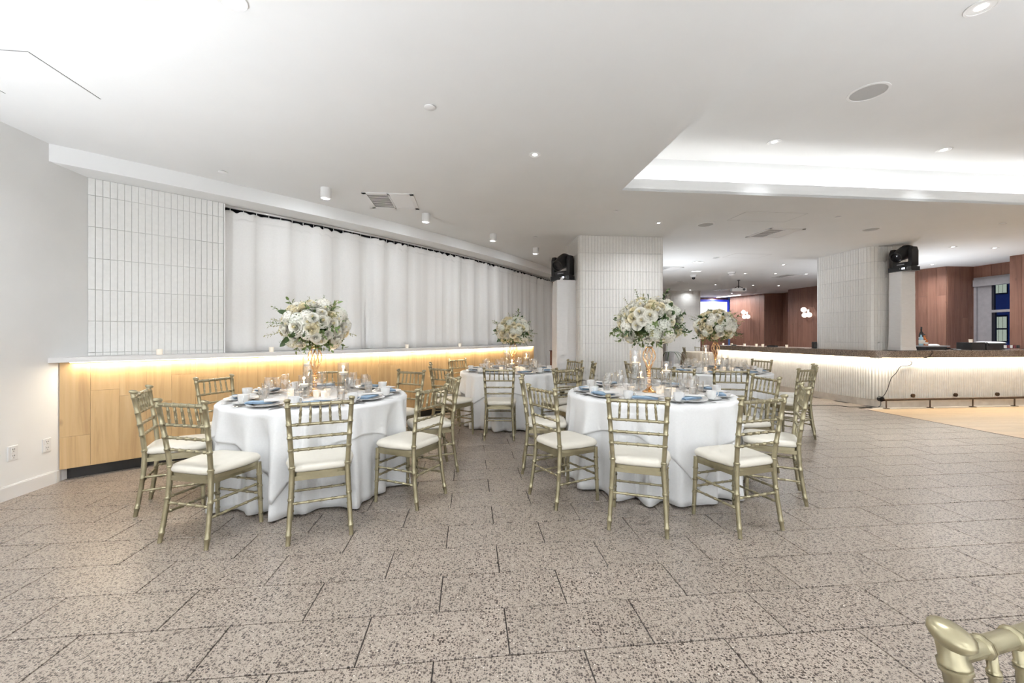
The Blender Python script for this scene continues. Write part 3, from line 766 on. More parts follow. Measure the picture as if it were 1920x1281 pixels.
def smooth_path(ps, k=5):
    out = []
    for i in range(len(ps) - 1):
        p0, p1, p2, p3 = ps[max(i - 1, 0)], ps[i], ps[i + 1], ps[min(i + 2, len(ps) - 1)]
        for j in range(k):
            t = j / k; out.append(.5 * ((2 * p1) + (p2 - p0) * t + (2 * p0 - 5 * p1 + 4 * p2 - p3) * t * t + (3 * p1 - p0 - 3 * p2 + p3) * t ** 3))
    return out + [ps[-1]]
o = MB().tube(smooth_path(pts), .0055, 6).build('wire', M['black_soft'], cable, True); o.location = -cable.location
o = MB().tube(smooth_path(fl), .0055, 6).build('wire', M['black_soft'], cable, True); o.location = -cable.location
c = pts[-1]; o = MB().tube([c + Vector((0, .03, 0)), c + Vector((0, -.03, 0))], .045, 14).build('plug_boss', M['black'], cable, True); o.location = -cable.location

# ---------------- things on and behind the bar
def on_top(px, v=None, z=1.04):              # point on the bar counter at a pixel column, v metres deep
    r = (px - 960) / F_PX; y = v / (VY + VX * r); return Vector((r * y, y, z))
def bottle(px, v, h, rad, mt, lab, cap='black', z=1.04):
    p = on_top(px, v, z); o = empty('bottle', p); tag(o, lab, 'bottle', 'bottles on the bar')
    MB().lathe([(0, 0), (rad, .002), (rad, h * .58), (rad * .9, h * .64), (rad * .36, h * .76), (rad * .34, h * .93), (0, h * .93)], 16).build('body', M[mt], o, True)
    MB().lathe([(rad * .40, h * .9), (rad * .40, h), (0, h)], 12).build('cap', M[cap], o, True)
    MB().lathe([(rad + .001, h * .16), (rad + .001, h * .46)], 16).build('label', M['paper'], o, True)
tp = on_top(1742, 7.25)
tray = empty('bar_tray', tp, TH); tag(tray, 'dark ribbed tray holding bottles beside the bar pillar', 'tray')
MB().box((0, 0, .03), (.46, .26, .06)).build('box', M['black'], tray); MB().box((.02, 0, .072), (.50, .30, .022)).build('rim', M['planter'], tray)
bottle(1727.5, 7.22, .36, .037, 'bottle_dark', 'tall dark wine bottle at the back of the bar tray', z=1.124)
bottle(1727, 7.15, .23, .034, 'bottle_blue', 'pale blue bottle at the left edge of the bar tray', z=1.124)
bottle(1733, 7.17, .22, .034, 'bottle_amber', 'amber liqueur bottle in the middle of the bar tray', z=1.124)
bottle(1737, 7.14, .14, .026, 'bottle_amber', 'short amber bottle with white label on the bar tray', z=1.124)
t = empty('folded_towel', on_top(1750, 7.2, 1.124), TH); tag(t, 'small folded white towel on the bar tray', 'towel')
MB().grid(lambda a, b: ((a - .5) * .17, (b - .5) * .12, .028 * (1 - (2 * a - 1) ** 4) * (1 - (2 * b - 1) ** 4) + .004 * sin(9 * a)), 14, 8).build('cloth', M['cloth_white'], t, True)
bx = empty('equipment_case', on_top(1842, 7.12), TH); tag(bx, 'long black case with a white folded cloth on the bar', 'case')
MB().box((-.26, 0, .072), (.28, .26, .144)).build('end_box', M['black'], bx); MB().box((.13, 0, .068), (.42, .24, .12)).build('body', M['black'], bx)
for k in (-1, 1): MB().box((.13 + .14 * k, 0, .005), (.05, .2, .01)).build('foot', M['black_soft'], bx)
MB().grid(lambda a, b: (-.11 + .50 * a, (b - .5) * .25, .132 + .028 * (1 - (2 * a - 1) ** 6) * (1 - (2 * b - 1) ** 6)), 20, 10).build('cloth_cover', M['cloth_white'], bx, True)
gl = MB().grid(lambda a, b: (-.15 + .12 * a, (b - .5) * .26, .075 + .075 * math.sin(pi * a) ** .5), 10, 4).build('strap', M['black_soft'], bx, True)
def votive_mesh(h=.062, r=.030):
    g = MB().lathe([(0, 0), (r * .85, 0), (r, h), (r - .0025, h), (r * .85 - .003, .006), (0, .006)], 14).mesh('votive_glass', M['frost'], True)
    w = MB().lathe([(0, .007), (r * .8, .007), (r * .86, h * .55), (0, h * .55)], 12).mesh('candle', M['wax'], True)
    fl_ = MB().lathe([(0, h * .55), (.0045, h * .66), (.003, h * .8), (0, h * .95)], 8).mesh('flame', M['flame'], True)
    return g, w, fl_
VG, VW, VF = votive_mesh()
def votive(p, label, group, sc_=1.0):
    o = empty('votive_candle', p); tag(o, label, 'candle', group)
    for nme, me in (('votive_glass', VG), ('candle', VW), ('flame', VF)): link(nme, me, o)
    o.scale = (sc_,) * 3; return o
votive(on_top(1820, 7.12, 1.184), 'glass votive standing on top of the black case on the bar', 'votives on the bar')
for i, (px, capm) in enumerate(((1885, 'trim'), (1890.5, 'cap_red'), (1896, 'trim'), (1901.5, 'cap_red'), (1909, 'black'))):
    p = on_top(px, 6.98); o = empty('small_jar', p); tag(o, 'small glass jar with %s cap on the bar, %s from the case' % ({'trim': 'white', 'cap_red': 'dark red', 'black': 'black'}[capm], ('first', 'second', 'third', 'fourth', 'fifth')[i]), 'jar', 'small capped jars on the bar')
    MB().lathe([(0, 0), (.020, 0), (.020, .035), (.017, .042), (0, .042)], 12).build('body', M['glass'], o, True); MB().lathe([(.021, .036), (.021, .092), (0, .092)], 12).build('cap', M[capm], o, True)
c = empty('bar_cloth', on_top(1790, 6.95), TH); tag(c, 'crumpled flat black bar cloth left of the case', 'cloth')
MB().grid(lambda a, b: ((a - .5) * .24, (b - .5) * .16, .012 + .028 * (1 - a) * (1 - abs(2 * b - 1)) + .008 * sin(11 * a + 3 * b)), 14, 8).build('cloth', M['black_soft'], c, True)
c = empty('bar_cloth', on_top(1919, 6.95), TH); tag(c, 'flat black bar cloth cut off by the right picture edge', 'cloth')
MB().grid(lambda a, b: ((a - .5) * .16, (b - .5) * .14, .012 + .022 * a * (1 - abs(2 * b - 1))), 10, 6).build('cloth', M['black_soft'], c, True)
# votives and small things on the left wing of the bar
def on_wing(px, off):                          # on the left wing: solve the column of pixels against the wing line
    r = (px - 960) / F_PX; lo, hi = 0.0, 6.0
    for _ in range(40):
        m = (lo + hi) / 2; x, y = uv(*left_line(m, -off))
        if x / y > r: lo = m
        else: hi = m
    return Vector((*uv(*left_line(lo, -off)), 1.04))
for i, (px, off) in enumerate(((1356, .25), (1372, .10), (1396, .12), (1418, .2), (1430, .1), (1475, .1))):
    votive(on_wing(px, off), 'lit votive on the bar wing behind the right table, %s from the far end' % ('first', 'second', 'third', 'fourth', 'fifth', 'last')[i], 'votives on the bar')
o = empty('coaster_stack', on_wing(1376, .02)); tag(o, 'flat round black dish on the far end of the bar wing', 'dish')
MB().lathe([(0, .002), (.06, 0), (.075, .02), (.07, .03), (.055, .012), (0, .010)], 18).build('dish', M['black'], o, True)
o = empty('bar_caddy', on_wing(1448, .04), TH); tag(o, 'low black bar caddy with compartments on the bar wing', 'caddy')
MB().box((0, 0, .012), (.09, .26, .024)).build('tray', M['black'], o)
for k in range(4): MB().box((0, -.1 + .066 * k, .03), (.085, .05, .02)).build('compartment', M['black_soft'], o)
o = empty('black_speaker_box', on_wing(1527, .10)); tag(o, 'small upright black box against the bar pillar', 'box')
MB().bevbox((.07, .07, .14), .006).build('housing', M['black'], o, loc=(0, 0, .07)); MB().box((0, -.037, .07), (.05, .004, .11)).build('face', M['slot'], o)

# ================================================================== LIGHTING TOWERS
def tower(root_loc, rz, w, d, h, label, base=True, slouch=0.0):
    o = empty('lighting_tower', root_loc, rz); tag(o, label, 'tower', 'covered lighting towers')
    if base: MB().box((0, 0, .004), (w + (.22 if not slouch else .04), d + .02, .008)).build('base_plate', M['black'], o)
    m = MB(); n = 9
    prof = [(0, 1.12), (.04, 1.05), (.3, 1.01), (.62, 1.0), (.66, 1.012), (.70, 1.0), (.74, 1.012), (.78, 1.0), (.92, .98), (1.0, .93 if slouch else .99)]
    b = .012
    for q, k in prof:
        X, Y = w / 2 * k, d / 2 * k
        m.v += [(x, y, .008 + q * (h - .008)) for x, y in ((-X + b, -Y), (X - b, -Y), (X, -Y + b), (X, Y - b), (X - b, Y), (-X + b, Y), (-X, Y - b), (-X, -Y + b))]
    for i in range(len(prof) - 1):
        m.f += [(i * 8 + k, i * 8 + (k + 1) % 8, i * 8 + 8 + (k + 1) % 8, i * 8 + 8 + k) for k in range(8)]
    m.f += [tuple((len(prof) - 1) * 8 + k for k in range(8))]
    m.build('stretch_cover', M['sock'], o)
    if slouch:
        MB().grid(lambda a, c: (-w / 2 * .94 + w * .42 * a, -d / 2 * .93 - .012, h - .02 + .075 * math.exp(-((a - .55) / .22) ** 2) * c - .02 * (1 - c)), 14, 3).build('cover_flap', M['sock'], o, True)
    return o
def moving_head(loc, rz, tilt, label):
    o = empty('moving_head_light', loc, rz); tag(o, label, 'stage light', 'moving head stage lights')
    bs = MB(); bs.prism([(-.19, -.10), (-.15, -.15), (.15, -.15), (.19, -.10), (.19, .10), (.15, .15), (-.15, .15), (-.19, .10)], 0, .075); bs.prism([(-.16, -.08), (.16, -.08), (.16, .08), (-.16, .08)], .075, .09)
    base = bs.build('base', M['black'], o)
    MB().box((.10, -.152, .040), (.05, .006, .032)).build('display', M['screen'], base)
    for k in (.045, .158): MB().sphere((k, -.151, .040), .007, 8, 6).build('button', M['trim'], base)
    for s_ in (-1, 1):                         # yoke arms
        m = MB(); prof = [(-.075, .10), (.075, .10), (.075, .36), (.045, .425), (-.045, .425), (-.075, .36)]
        x0, x1 = (.125, .185) if s_ > 0 else (-.185, -.125)
        m.v += [(x0, y, z) for y, z in prof] + [(x1, y, z) for y, z in prof]; n = 6
        m.f += [tuple(range(n)), tuple(range(2 * n - 1, n - 1, -1))] + [(i, n + i, n + (i + 1) % n, (i + 1) % n) for i in range(n)]
        m.build('yoke_arm', M['black'], o)
    yk = MB(); yk.prism([(-.185, -.07), (.185, -.07), (.185, .07), (-.185, .07)], .092, .165); ya = yk.build('yoke_base', M['black'], o)
    MB().box((0, -.072, .125), (.12, .004, .018)).build('maker_plate', M['planter'], ya)
    hd = MB().lathe([(0, -.175), (.085, -.175), (.115, -.12), (.118, .02), (.098, .13), (.094, .20), (.084, .20), (.080, .16), (0, .15)], 20)
    head = hd.build('lamp_head', M['black'], o, 35, loc=(0, 0, .335), rot=(R(90) + R(tilt), 0, 0))
    MB().lathe([(0, .165), (.06, .162), (.078, .155)], 18).build('lens', M['dark_glass'], head, True)
    MB().lathe([(.095, .198), (.100, .205), (.088, .207), (.084, .199)], 20).build('lens_ring', M['black_soft'], head, True)
    for k in range(4): MB().lathe([(.1185, -.11 + k * .03), (.122, -.105 + k * .03), (.1185, -.10 + k * .03)], 20).build('cooling_fin', M['black_soft'], head, True)
    return o
# tower beside the middle pillar
tx, ty = (1058.5 - 960) / F_PX * 7.3, 7.3
tower((tx, ty, 0), TH + R(2), .37, .34, 2.27, 'white-covered lighting tower on the floor between curtain and middle pillar', True, .8)
moving_head((tx - .035, ty, 2.272), R(-38), 28, 'black moving head stage light on the tower beside the curtains')
r = (1690 - 960) / F_PX; zf = 7.52; fx, fy = r * zf, zf
cu, cv = to_uv(fx, fy); tcx, tcy = uv(cu + .148, cv + .12)
tower((tcx, tcy, 1.04), TH, .295, .235, 1.44, 'white-covered lighting tower standing on the bar counter', True)
moving_head((tcx - .02, tcy - .055, 2.482), R(-78), 26, 'black moving head stage light on the bar tower')

# ================================================================== CEILING FIXTURES
def downlight(px, py, r, label, z=CEIL, power=1.0, lamp=True, group='recessed downlights'):
    x, y = at(px, py, z); o = empty('downlight', (x, y, z)); tag(o, label, 'ceiling light', group)
    MB().lathe([(r * .86, -.001), (r, -.001), (r * 1.02, -.004), (r, -.007), (r * .86, -.006)], 22, close=True).build('trim_ring', M['trim'], o, True)
    MB().lathe([(r * .88, -.004), (r * .60, -.0015), (r * .3, -.001)], 22).build('reflector', M['reflector'], o, True)
    MB().lathe([(r * .40, -.0025), (r * .34, -.0045), (0, -.005)], 16).build('lens', M['lamp_disc'], o, True)
    if lamp: down_lamp(x, y, z, power)
    return o
def down_lamp(x, y, z, power=1.0, color=NEUTRAL):
    d = bpy.data.lights.new('downlight_lamp', 'AREA'); d.shape = 'DISK'; d.size = .12; d.energy = DOWN_POWER * power; d.color = color; d.spread = R(150 if z < 3.2 else 85)
    return link('downlight_lamp', d, None, (x, y, z - .012))
for px, py, r, z, lab in ((432, -2, .075, CEIL, 'round recessed downlight cut by the top edge of the picture, left half'), (1003, 290, .055, CEIL, 'round recessed downlight in the flat ceiling, centre of the picture'),
        (1235, 418, .05, CEIL, 'small recessed downlight above the middle pillar'), (1452, 266, .075, UPPER, 'recessed downlight in the coffer, above its far left corner'),
        (1770, 281, .075, UPPER, 'recessed downlight in the coffer towards the right'), (1840, 13, .085, UPPER, 'large recessed downlight in the coffer at the upper right corner')):
    downlight(px, py, r, lab, z, .25 if z > 3.2 else 1.0)
FAR = [(1469, 496.4), (1397, 513), (1454, 513), (1512, 514), (1341.6, 534), (1412, 535), (1460, 535.7), (1294, 544), (1372, 550), (1787, 463), (1865, 465), (1748, 496)]
WHERE = ['nearest of the far group, left of the bar pillar', 'above the far right table bouquet', 'in the middle of the row of three before the bar pillar', 'right beside the bar pillar',
         'above the projection screen edge', 'left of the sconce pier', 'above the far pier edge', 'at the face of the far pillar', 'next to the projector', 'right of the bar pillar, left of a pair', 'right of the bar pillar, right of a pair', 'above the plank wall right of the bar pillar']
for i, (px, py) in enumerate(FAR): downlight(px, py, .06, 'small far ceiling downlight ' + WHERE[i], power=.3 if i == 7 else 2.1, group='far ceiling downlights')
PLACES = ['the left foreground', 'the camera', 'the left wall near the camera', 'the centre behind the camera', 'the rear wall, centre', 'the rear left corner', 'the coffer front left', 'the coffer rear left', 'the coffer front right', 'the coffer rear right', 'the right wall']
for i, (u, v) in enumerate(((-1.6, 2.2), (.9, 1.2), (-3.0, 2.6), (.9, -1.5), (.9, -3.8), (-4.4, -2), (3.2, 2.2), (3.2, -1.4), (6.2, 2.4), (6.2, -1.4), (9.0, 1.5))):
    x, y = uv(u, v); z = UPPER if u > CU0 else CEIL
    if y > 0 and abs(x) / y < 1.25 and (CAM_H - z) * F_PX / y + HORIZON > 0: continue
    down_lamp(x, y, z)
    o = empty('downlight', (x, y, z)); tag(o, 'recessed downlight out of the picture, over ' + PLACES[i], 'ceiling light', 'recessed downlights out of view')
    MB().lathe([(.02, -.002), (.07, -.004), (.08, -.002)], 16).build('trim_ring', M['trim'], o, True)
def can(px, py, lab):
    x, y = at(px, py - 9, CEIL); o = empty('surface_spotlight', (x, y, CEIL)); tag(o, lab, 'ceiling light', 'white cylinder spotlights')
    MB().lathe([(0, 0), (.058, 0), (.058, -.115), (.050, -.115), (.044, -.03), (0, -.03)], 20).build('housing', M['trim'], o, 40); MB().lathe([(.043, -.05), (0, -.05)], 14).build('lens', M['globe'], o)
    d = bpy.data.lights.new('spotlight_lamp', 'AREA'); d.shape = 'DISK'; d.size = .08; d.energy = DOWN_POWER * .36; d.color = NEUTRAL; d.spread = R(150)
    l = link('spotlight_lamp', d, None, (x, y, CEIL - .12)); l.rotation_euler = Vector((-NX * .75, -NY * .75, -1)).to_track_quat('-Z', 'Y').to_euler()
for (px, py, lab) in ((611, 362, 'white cylinder ceiling spotlight nearest the camera, left of the vent'), (799, 410, 'white cylinder ceiling spotlight right of the square vent'), (925, 448, 'white cylinder ceiling spotlight third along the curved soffit'), (1005, 474, 'white cylinder ceiling spotlight furthest along the curved soffit')): can(px, py, lab)
def disc(px, py, r, lab, name='sprinkler_cover', z=CEIL):
    x, y = at(px, py, z); o = empty(name, (x, y, z)); tag(o, lab, 'sprinkler cover', 'flat round sprinkler covers')
    MB().lathe([(0, -.012), (r * .9, -.012), (r, -.009), (r, -.004), (r * .9, -.003), (0, -.003)], 20).build('cap', M['trim'], o, 40); MB().lathe([(r * .82, -.0025), (r * .82, 0)], 16).build('shadow_gap', M['slot'], o)
for (px, py, lab) in ((806, 200, 'flat round sprinkler cover in the ceiling, upper centre'), (418, 322, 'flat round sprinkler cover above the tiled pier'), (1156, 396, 'flat round sprinkler cover left below the coffer corner'), (1003, 444, 'flat round sprinkler cover near the stage light tower'), (1571, 407, 'flat round sprinkler cover between the two ceiling speakers'), (1880, 419, 'flat round sprinkler cover at the far right of the ceiling')): disc(px, py, .042, lab)
def speaker(px, py, r, z, lab):
    x, y = at(px, py, z); o = empty('ceiling_speaker', (x, y, z)); tag(o, lab, 'speaker', 'round ceiling speakers')
    MB().lathe([(r * .86, -.004), (r * .88, -.008), (r, -.005), (r, 0)], 32).build('rim', M['trim'], o, True); MB().lathe([(0, -.006), (r * .5, -.0055), (r * .86, -.003)], 32).build('grille', M['grey_mesh'], o, True)
for a_ in ((1628, 173, .155, UPPER, 'large round ceiling speaker inside the coffer'), (1323, 421, .125, CEIL, 'round ceiling speaker between the vent and the middle pillar'), (1633, 430, .125, CEIL, 'round ceiling speaker above the bar pillar'), (1343, 483, .08, CEIL, 'small round ceiling speaker far behind the ceiling vent'), (1275, 528, .12, CEIL, 'far round ceiling speaker above the far pillar')): speaker(*a_)
def vent(px, py, sx, sy, lab, rz=TH):
    x, y = at(px, py, CEIL); o = empty('ceiling_vent', (x, y, CEIL), rz); tag(o, lab, 'vent', 'ceiling air vents')
    MB().box((0, 0, -.001), (sx * .9, sy * .9, .002)).build('duct', M['slot'], o)
    m = MB()
    for (cx, cy, lx, ly) in ((0, sy * .46, sx, sy * .08), (0, -sy * .46, sx, sy * .08), (sx * .46, 0, sx * .08, sy), (-sx * .46, 0, sx * .08, sy), (0, 0, sx * .03, sy)): m.box((cx, cy, -.005), (lx, ly, .010))
    m.build('frame', M['trim'], o)
    n = 11; me = MB(); 
    for side in (-1, 1):
        for k in range(n):
            yy = -sy * .40 + sy * .8 * (k + .5) / n
            m2 = MB(); w = sy * .8 / n * (.42 if side < 0 else 1.0); t_ = .3
            m2.add([(-sx * .2, -w / 2, -.003), (sx * .2, -w / 2, -.003), (sx * .2, w / 2, -.011 if side > 0 else -.004), (-sx * .2, w / 2, -.011 if side > 0 else -.004)], [(3, 2, 1, 0), (0, 1, 2, 3)])
            m2.build('louvre', M['trim'], o, loc=(side * sx * .22, yy, 0))
vent(735, 377, .60, .60, 'square ceiling air vent above the left table')
vent(1452, 437, .60, .60, 'square ceiling air vent above the bar, under the coffer')
vent(1480, 517.5, .6, .6, 'far ceiling air vent left of the bar pillar'); vent(1358, 544, .6, .6, 'far ceiling air vent near the projector'); vent(1250, 504, .6, .6, 'far ceiling air vent half hidden by the middle pillar')
# small far ceiling things
for px, py, lab in ((1309, 491.6, 'short twin slot light far behind the middle pillar, nearer one'), (1305, 508.6, 'short twin slot light far behind the middle pillar, further one')):
    x, y = at(px, py, CEIL); o = empty('slot_light', (x, y, CEIL), TH); tag(o, lab, 'ceiling light', 'twin slot lights')
    MB().box((0, 0, -.003), (.26, .10, .006)).build('frame', M['trim'], o)
    for k in (-1, 1): MB().box((.06 * k, 0, -.0065), (.09, .07, .003)).build('lens', M['lamp_disc'], o)
x, y = at(1300.5, 515.5, CEIL); o = empty('security_camera', (x, y, CEIL)); tag(o, 'small dome security camera on the far ceiling', 'camera')
MB().lathe([(0, 0), (.085, 0), (.08, -.05), (.06, -.07), (0, -.075)], 18).build('mount', M['trim'], o, True); MB().sphere((0, 0, -.085), .045, 12, 8).build('dome', M['black'], o, True)
x, y = at(1372, 510.5, CEIL); o = empty('smoke_detector', (x, y, CEIL)); tag(o, 'round white smoke detector on the far ceiling', 'smoke detector')
MB().lathe([(0, 0), (.095, 0), (.10, -.02), (.07, -.07), (.045, -.085), (0, -.09)], 18).build('housing', M['trim'], o, True); MB().lathe([(.086, -.045), (.088, -.05), (.082, -.055)], 18).build('vent_slit', M['slot'], o, True)
# flush access hatches
for (px, py, sx, lab) in ((1437, 407, .9, 'flush ceiling hatch just above the vent below the coffer'), (1400, 480, .8, 'flush ceiling hatch outline in the far ceiling')):
    x, y = at(px, py, CEIL); o = empty('ceiling_hatch', (x, y, CEIL), TH); tag(o, lab, 'access hatch', 'flush ceiling hatches')
    m = MB()
    for (cx, cy, lx, ly) in ((0, .22, sx, .005), (0, -.22, sx, .005), (sx / 2, 0, .005, .44), (-sx / 2, 0, .005, .44)): m.box((cx, cy, -.0006), (lx, ly, .0012))
    m.build('shadow_gap', M['grey_mesh'], o); MB().box((0, 0, -.0008), (sx - .01, .43, .0016)).build('panel', M['ceiling'], o)
# projector and screen
px_, py_ = (1385 - 960) / F_PX * 12.6, 12.6
o = empty('projector', (px_, py_, 2.70), R(-20)); o.scale = (.62,) * 3; tag(o, 'white ceiling projector on a black mount before the far pier', 'projector')
MB().box((0, 0, 0), (.62, .40, .15)).build('housing', M['trim'], o); MB().tube([(0, 0, .075), (0, 0, .48)], .022, 10).build('drop_pole', M['black'], o, True)
for k in (-1, 1): MB().tube([(0, 0, .2), (.17 * k, 0, .10), (.17 * k, 0, .075)], .014, 8).build('mount_arm', M['black'], o, True)
MB().tube([(.20, -.16, 0), (.20, -.25, 0)], .055, 16).build('lens_barrel', M['black'], o, True); MB().box((-.34, 0, .0), (.06, .3, .11)).build('connector_panel', M['planter'], o)
MB().lathe([(0, .48), (.07, .48), (.07, .46), (0, .455)], 16).build('ceiling_plate', M['black'], o, True)
o = empty('projection_screen', (8.55, 18.30, 2.36), math.atan2(.55, 5.4)); tag(o, 'bright lavender projection screen with blue edge on the far wall', 'screen')
MB().box((0, 0, 0), (2.1, .03, 1.1)).build('frame', M['screen_frame'], o); MB().box((0, -.018, -.03), (1.9, .008, .96)).build('picture', M['screen'], o)
# globe sconces
def sconce(px, py, yd, rz, lab):
    x = (px - 960) / F_PX * yd; z = CAM_H - (py - HORIZON) * yd / F_PX
    o = empty('wall_sconce', (x, yd, z), rz); tag(o, lab, 'wall lamp', 'globe wall sconces')
    MB().box((0, .06, 0), (.07, .03, .22)).build('back_plate', M['trim'], o)
    for (dx, dz) in ((-.10, .10), (-.06, -.09), (.11, -.09)):
        g = MB().sphere((dx, -.03, dz), .085, 18, 12).build('globe', M['globe'], o, True); MB().tube([(dx * .3, .05, dz * .4), (dx, 0, dz)], .012, 8).build('stem', M['trim'], g, True)
sconce(1513, 586, 14.30, R(-79), 'three-globe lit wall sconce on the pier left of the bar pillar'); sconce(1399, 590, 17.22, R(-69), 'three-globe lit wall sconce on the far corner pier')

# added uplights standing out of view, put in to brighten the ceiling
def uplight(x, y, aim, power, lab, spread=115):
    o = empty('added_uplight', (x, y, 0)); tag(o, lab, 'uplight', 'added floor uplights out of view')
    v = Vector(aim).normalized(); q = v.to_track_quat('Z', 'Y').to_euler()
    MB().lathe([(0, 0), (.10, .0), (.11, .05), (.125, .20), (.115, .20), (.10, .15), (0, .15)], 20).build('housing', M['black'], o, 40, loc=(0, 0, .10), rot=q)
    for s in (-1, 1): MB().tube([(.15 * s, 0, 0), (.15 * s, 0, .18), (.12 * s, 0, .19)], .012, 8).build('yoke', M['black'], o, True)
    MB().box((0, 0, .006), (.34, .2, .012)).build('floor_plate', M['black'], o)
    d = bpy.data.lights.new('added_uplight_lamp', 'AREA'); d.shape = 'DISK'; d.size = .20; d.energy = power; d.color = COOL; d.spread = R(spread)
    l = link('added_uplight_lamp', d, None, Vector((x, y, .10)) + v * .215); l.rotation_euler = v.to_track_quat('-Z', 'Y').to_euler()
for x, y, aim, k, lab in ((-3.2, .2, (.06, .30, 1), .85, 'added floor uplight by the left wall behind the camera'), (-.2, -1.6, (0, .30, 1), .8, 'added floor uplight behind the camera'), (3.6, -.6, (.1, .30, 1), .95, 'added floor uplight right of the camera'), (9.6, 2.0, (-.1, .25, 1), .3, 'added floor uplight on the oak floor right of the picture'),
        (8.9, 9.2, (0, .1, 1), .4, 'added floor uplight hidden behind the bar'), (2.5, 9.9, (.55, -.1, 1), .5, 'added floor uplight hidden behind the middle pillar')):
    uplight(x, y, aim, UP_POWER * k, lab)
for x, k, lab in ((-2.6, 2.4, 'added floor uplight washing the rear wall, left'), (1.6, 2.6, 'added floor uplight washing the rear wall, centre'), (5.8, 2.4, 'added floor uplight washing the rear wall, right')):  # also added, for soft bounce light from behind the camera
    uplight(x, -3.3 + .1 * x, (0, -.55, 1), UP_POWER * k, lab, 170)

# ================================================================== CHAIRS
def ringed(p0, p1, r, rings, ring_r=1.28, n=None, taper=1.0, bulge=0.0):
    # a turned bamboo-like rod from p0 to p1 with raised rings at the given fractions
    p0, p1 = Vector(p0), Vector(p1); L = (p1 - p0).length; st = [(0.0, 1.0), (1.0, taper)]
    for q in rings:
        for d, k in ((-.0065, 1), (-.004, ring_r), (-.001, ring_r), (0, 1.06), (.001, ring_r), (.004, ring_r), (.0065, 1)):
            f = q + d / L
            if 0 < f < 1: st.append((f, k * (1 + (taper - 1) * f)))
    if bulge:
        for q in (.25, .5, .75): st.append((q, 1 + bulge * math.sin(pi * q)))
    st.sort()
    return [p0 + (p1 - p0) * f for f, _ in st], [r * k for _, k in st]
def make_chair():
    root = empty('banquet_chair')
    g = M['gold_paint']
    def post_pt(z, s):                        # rear post: narrow at the seat, spreading to top and foot
        if z < .44: k = z / .44; return Vector((s * (.185 + (.163 - .185) * k), -.225 + .050 * (1 - (1 - k) ** 1.6), z))
        k = (z - .44) / (.90 - .44); return Vector((s * (.163 + (.187 - .163) * k), -.175 - .062 * k ** 1.3, z))
    for s in (-1, 1):
        zs = sorted(set([0, .012, .10, .20, .30, .36, .40, .44, .48, .56, .64, .72, .80, .90]))
        pts, rad = [], []; rings = [.06, .27, .47, .585, .665, .75, .865]
        ev = [(z, 1.0) for z in zs]
        for q in rings:
            for d, k in ((-.0085, 1), (-.0055, 1.2), (-.0015, 1.2), (0, 1.05), (.0015, 1.2), (.0055, 1.2), (.0085, 1)): ev.append((q + d, k))
        ev.sort()
        for z, k in ev: pts.append(post_pt(z, s)); rad.append((.0155 if z > .03 else .0135) * (1.14 if .30 < z < .47 else 1.0) * k)
        m = MB(); m.tube(pts, rad, 10)
        m.build('back_post', g, root, True)
        t = post_pt(.90, s)                   # slanted oval finial
        m = MB(); m.lathe([(0, -.004), (.0165, -.002), (.020, .006), (.0195, .013), (.014, .018), (0, .0195)], 14)
        f = m.build('finial', g, root, True, loc=(t.x, t.y + .002, t.z - .002), rot=(R(-14), R(10) * s, 0)); f.scale = (1, 1.35, 1)
        # front leg
        a, b = Vector((s * .192, .178, 0)), Vector((s * .180, .168, .425))
        pts, rad = ringed(a, b, .0135, [.15, .38, .60, .80], 1.22, taper=1.25)
        MB().tube(pts, rad, 10).build('leg', g, root, True)
    def rung(name, z, y0=None, rings=(.12, .3, .5, .7, .88), r=.0095):
        a, b = post_pt(z, -1), post_pt(z, 1); pts, rad = ringed(a, b, r, rings); MB().tube(pts, rad, 8).build(name, g, root, True)
    rung('top_rail', .878, rings=(.16, .335, .5, .665, .84), r=.0125)
    rung('back_rail', .748); rung('back_rail', .664); rung('back_rail', .584)
    sp = None
    for k in range(5):
        q = (k + 1) / 6
        a = post_pt(.748, -1).lerp(post_pt(.748, 1), q); b = post_pt(.878, -1).lerp(post_pt(.878, 1), .055 + .89 * q)
        pts, rad = ringed(a, b, .0066, [.30, .72], 1.3, bulge=.35); MB().tube(pts, rad, 8).build('spindle', g, root, True)
    # seat frame, apron and domed cushion
    def seat_outline(k, n=40):
        out = []
        for i in range(n):
            a = 2 * pi * i / n; c, s_ = cos(a), sin(a); e = .36
            x = math.copysign(abs(c) ** e, c); y = math.copysign(abs(s_) ** e, s_)
            w = (.196 + .012 * y) if y < 0 else .208 - .006 * y
            out.append((x * w * k, (y * .196 + .006) * k))
        return out
    m = MB(); m.prism(seat_outline(.965), .412, .436); m.build('seat_frame', g, root, 40)
    for (p, q) in (((-.178, .170), (.178, .170)), ((-.165, -.172), (.165, -.172)), ((-.178, .165), (-.165, -.17)), ((.178, .165), (.165, -.17))):
        L = math.dist(p, q); MB().box(((p[0] + q[0]) / 2, (p[1] + q[1]) / 2, .400), (L, .018, .030), math.atan2(q[1] - p[1], q[0] - p[0])).build('apron', g, root)
    m = MB(); n = 40; lv = [(.93, .436), (1.0, .441), (1.02, .452), (1.012, .466), (.965, .480), (.85, .4885), (.6, .4935), (.3, .495)]
    for k, z in lv: m.v += [(x, y, z) for x, y in seat_outline(k, n)]
    for j in range(len(lv) - 1): m.f += [(j * n + i, j * n + (i + 1) % n, (j + 1) * n + (i + 1) % n, (j + 1) * n + i) for i in range(n)]
    m.f.append(tuple((len(lv) - 1) * n + i for i in range(n))); m.build('cushion', M['cushion'], root, 60)
    # stretchers
    def fr(z, s): return Vector((s * (.192 - .012 * z / .425), .178 - .010 * z / .425, z))
    def st(a, b, rings=(.1, .3, .5, .7, .9)): 
        pts, rad = ringed(a, b, .0085, rings); MB().tube(pts, rad, 8).build('stretcher', g, root, True)
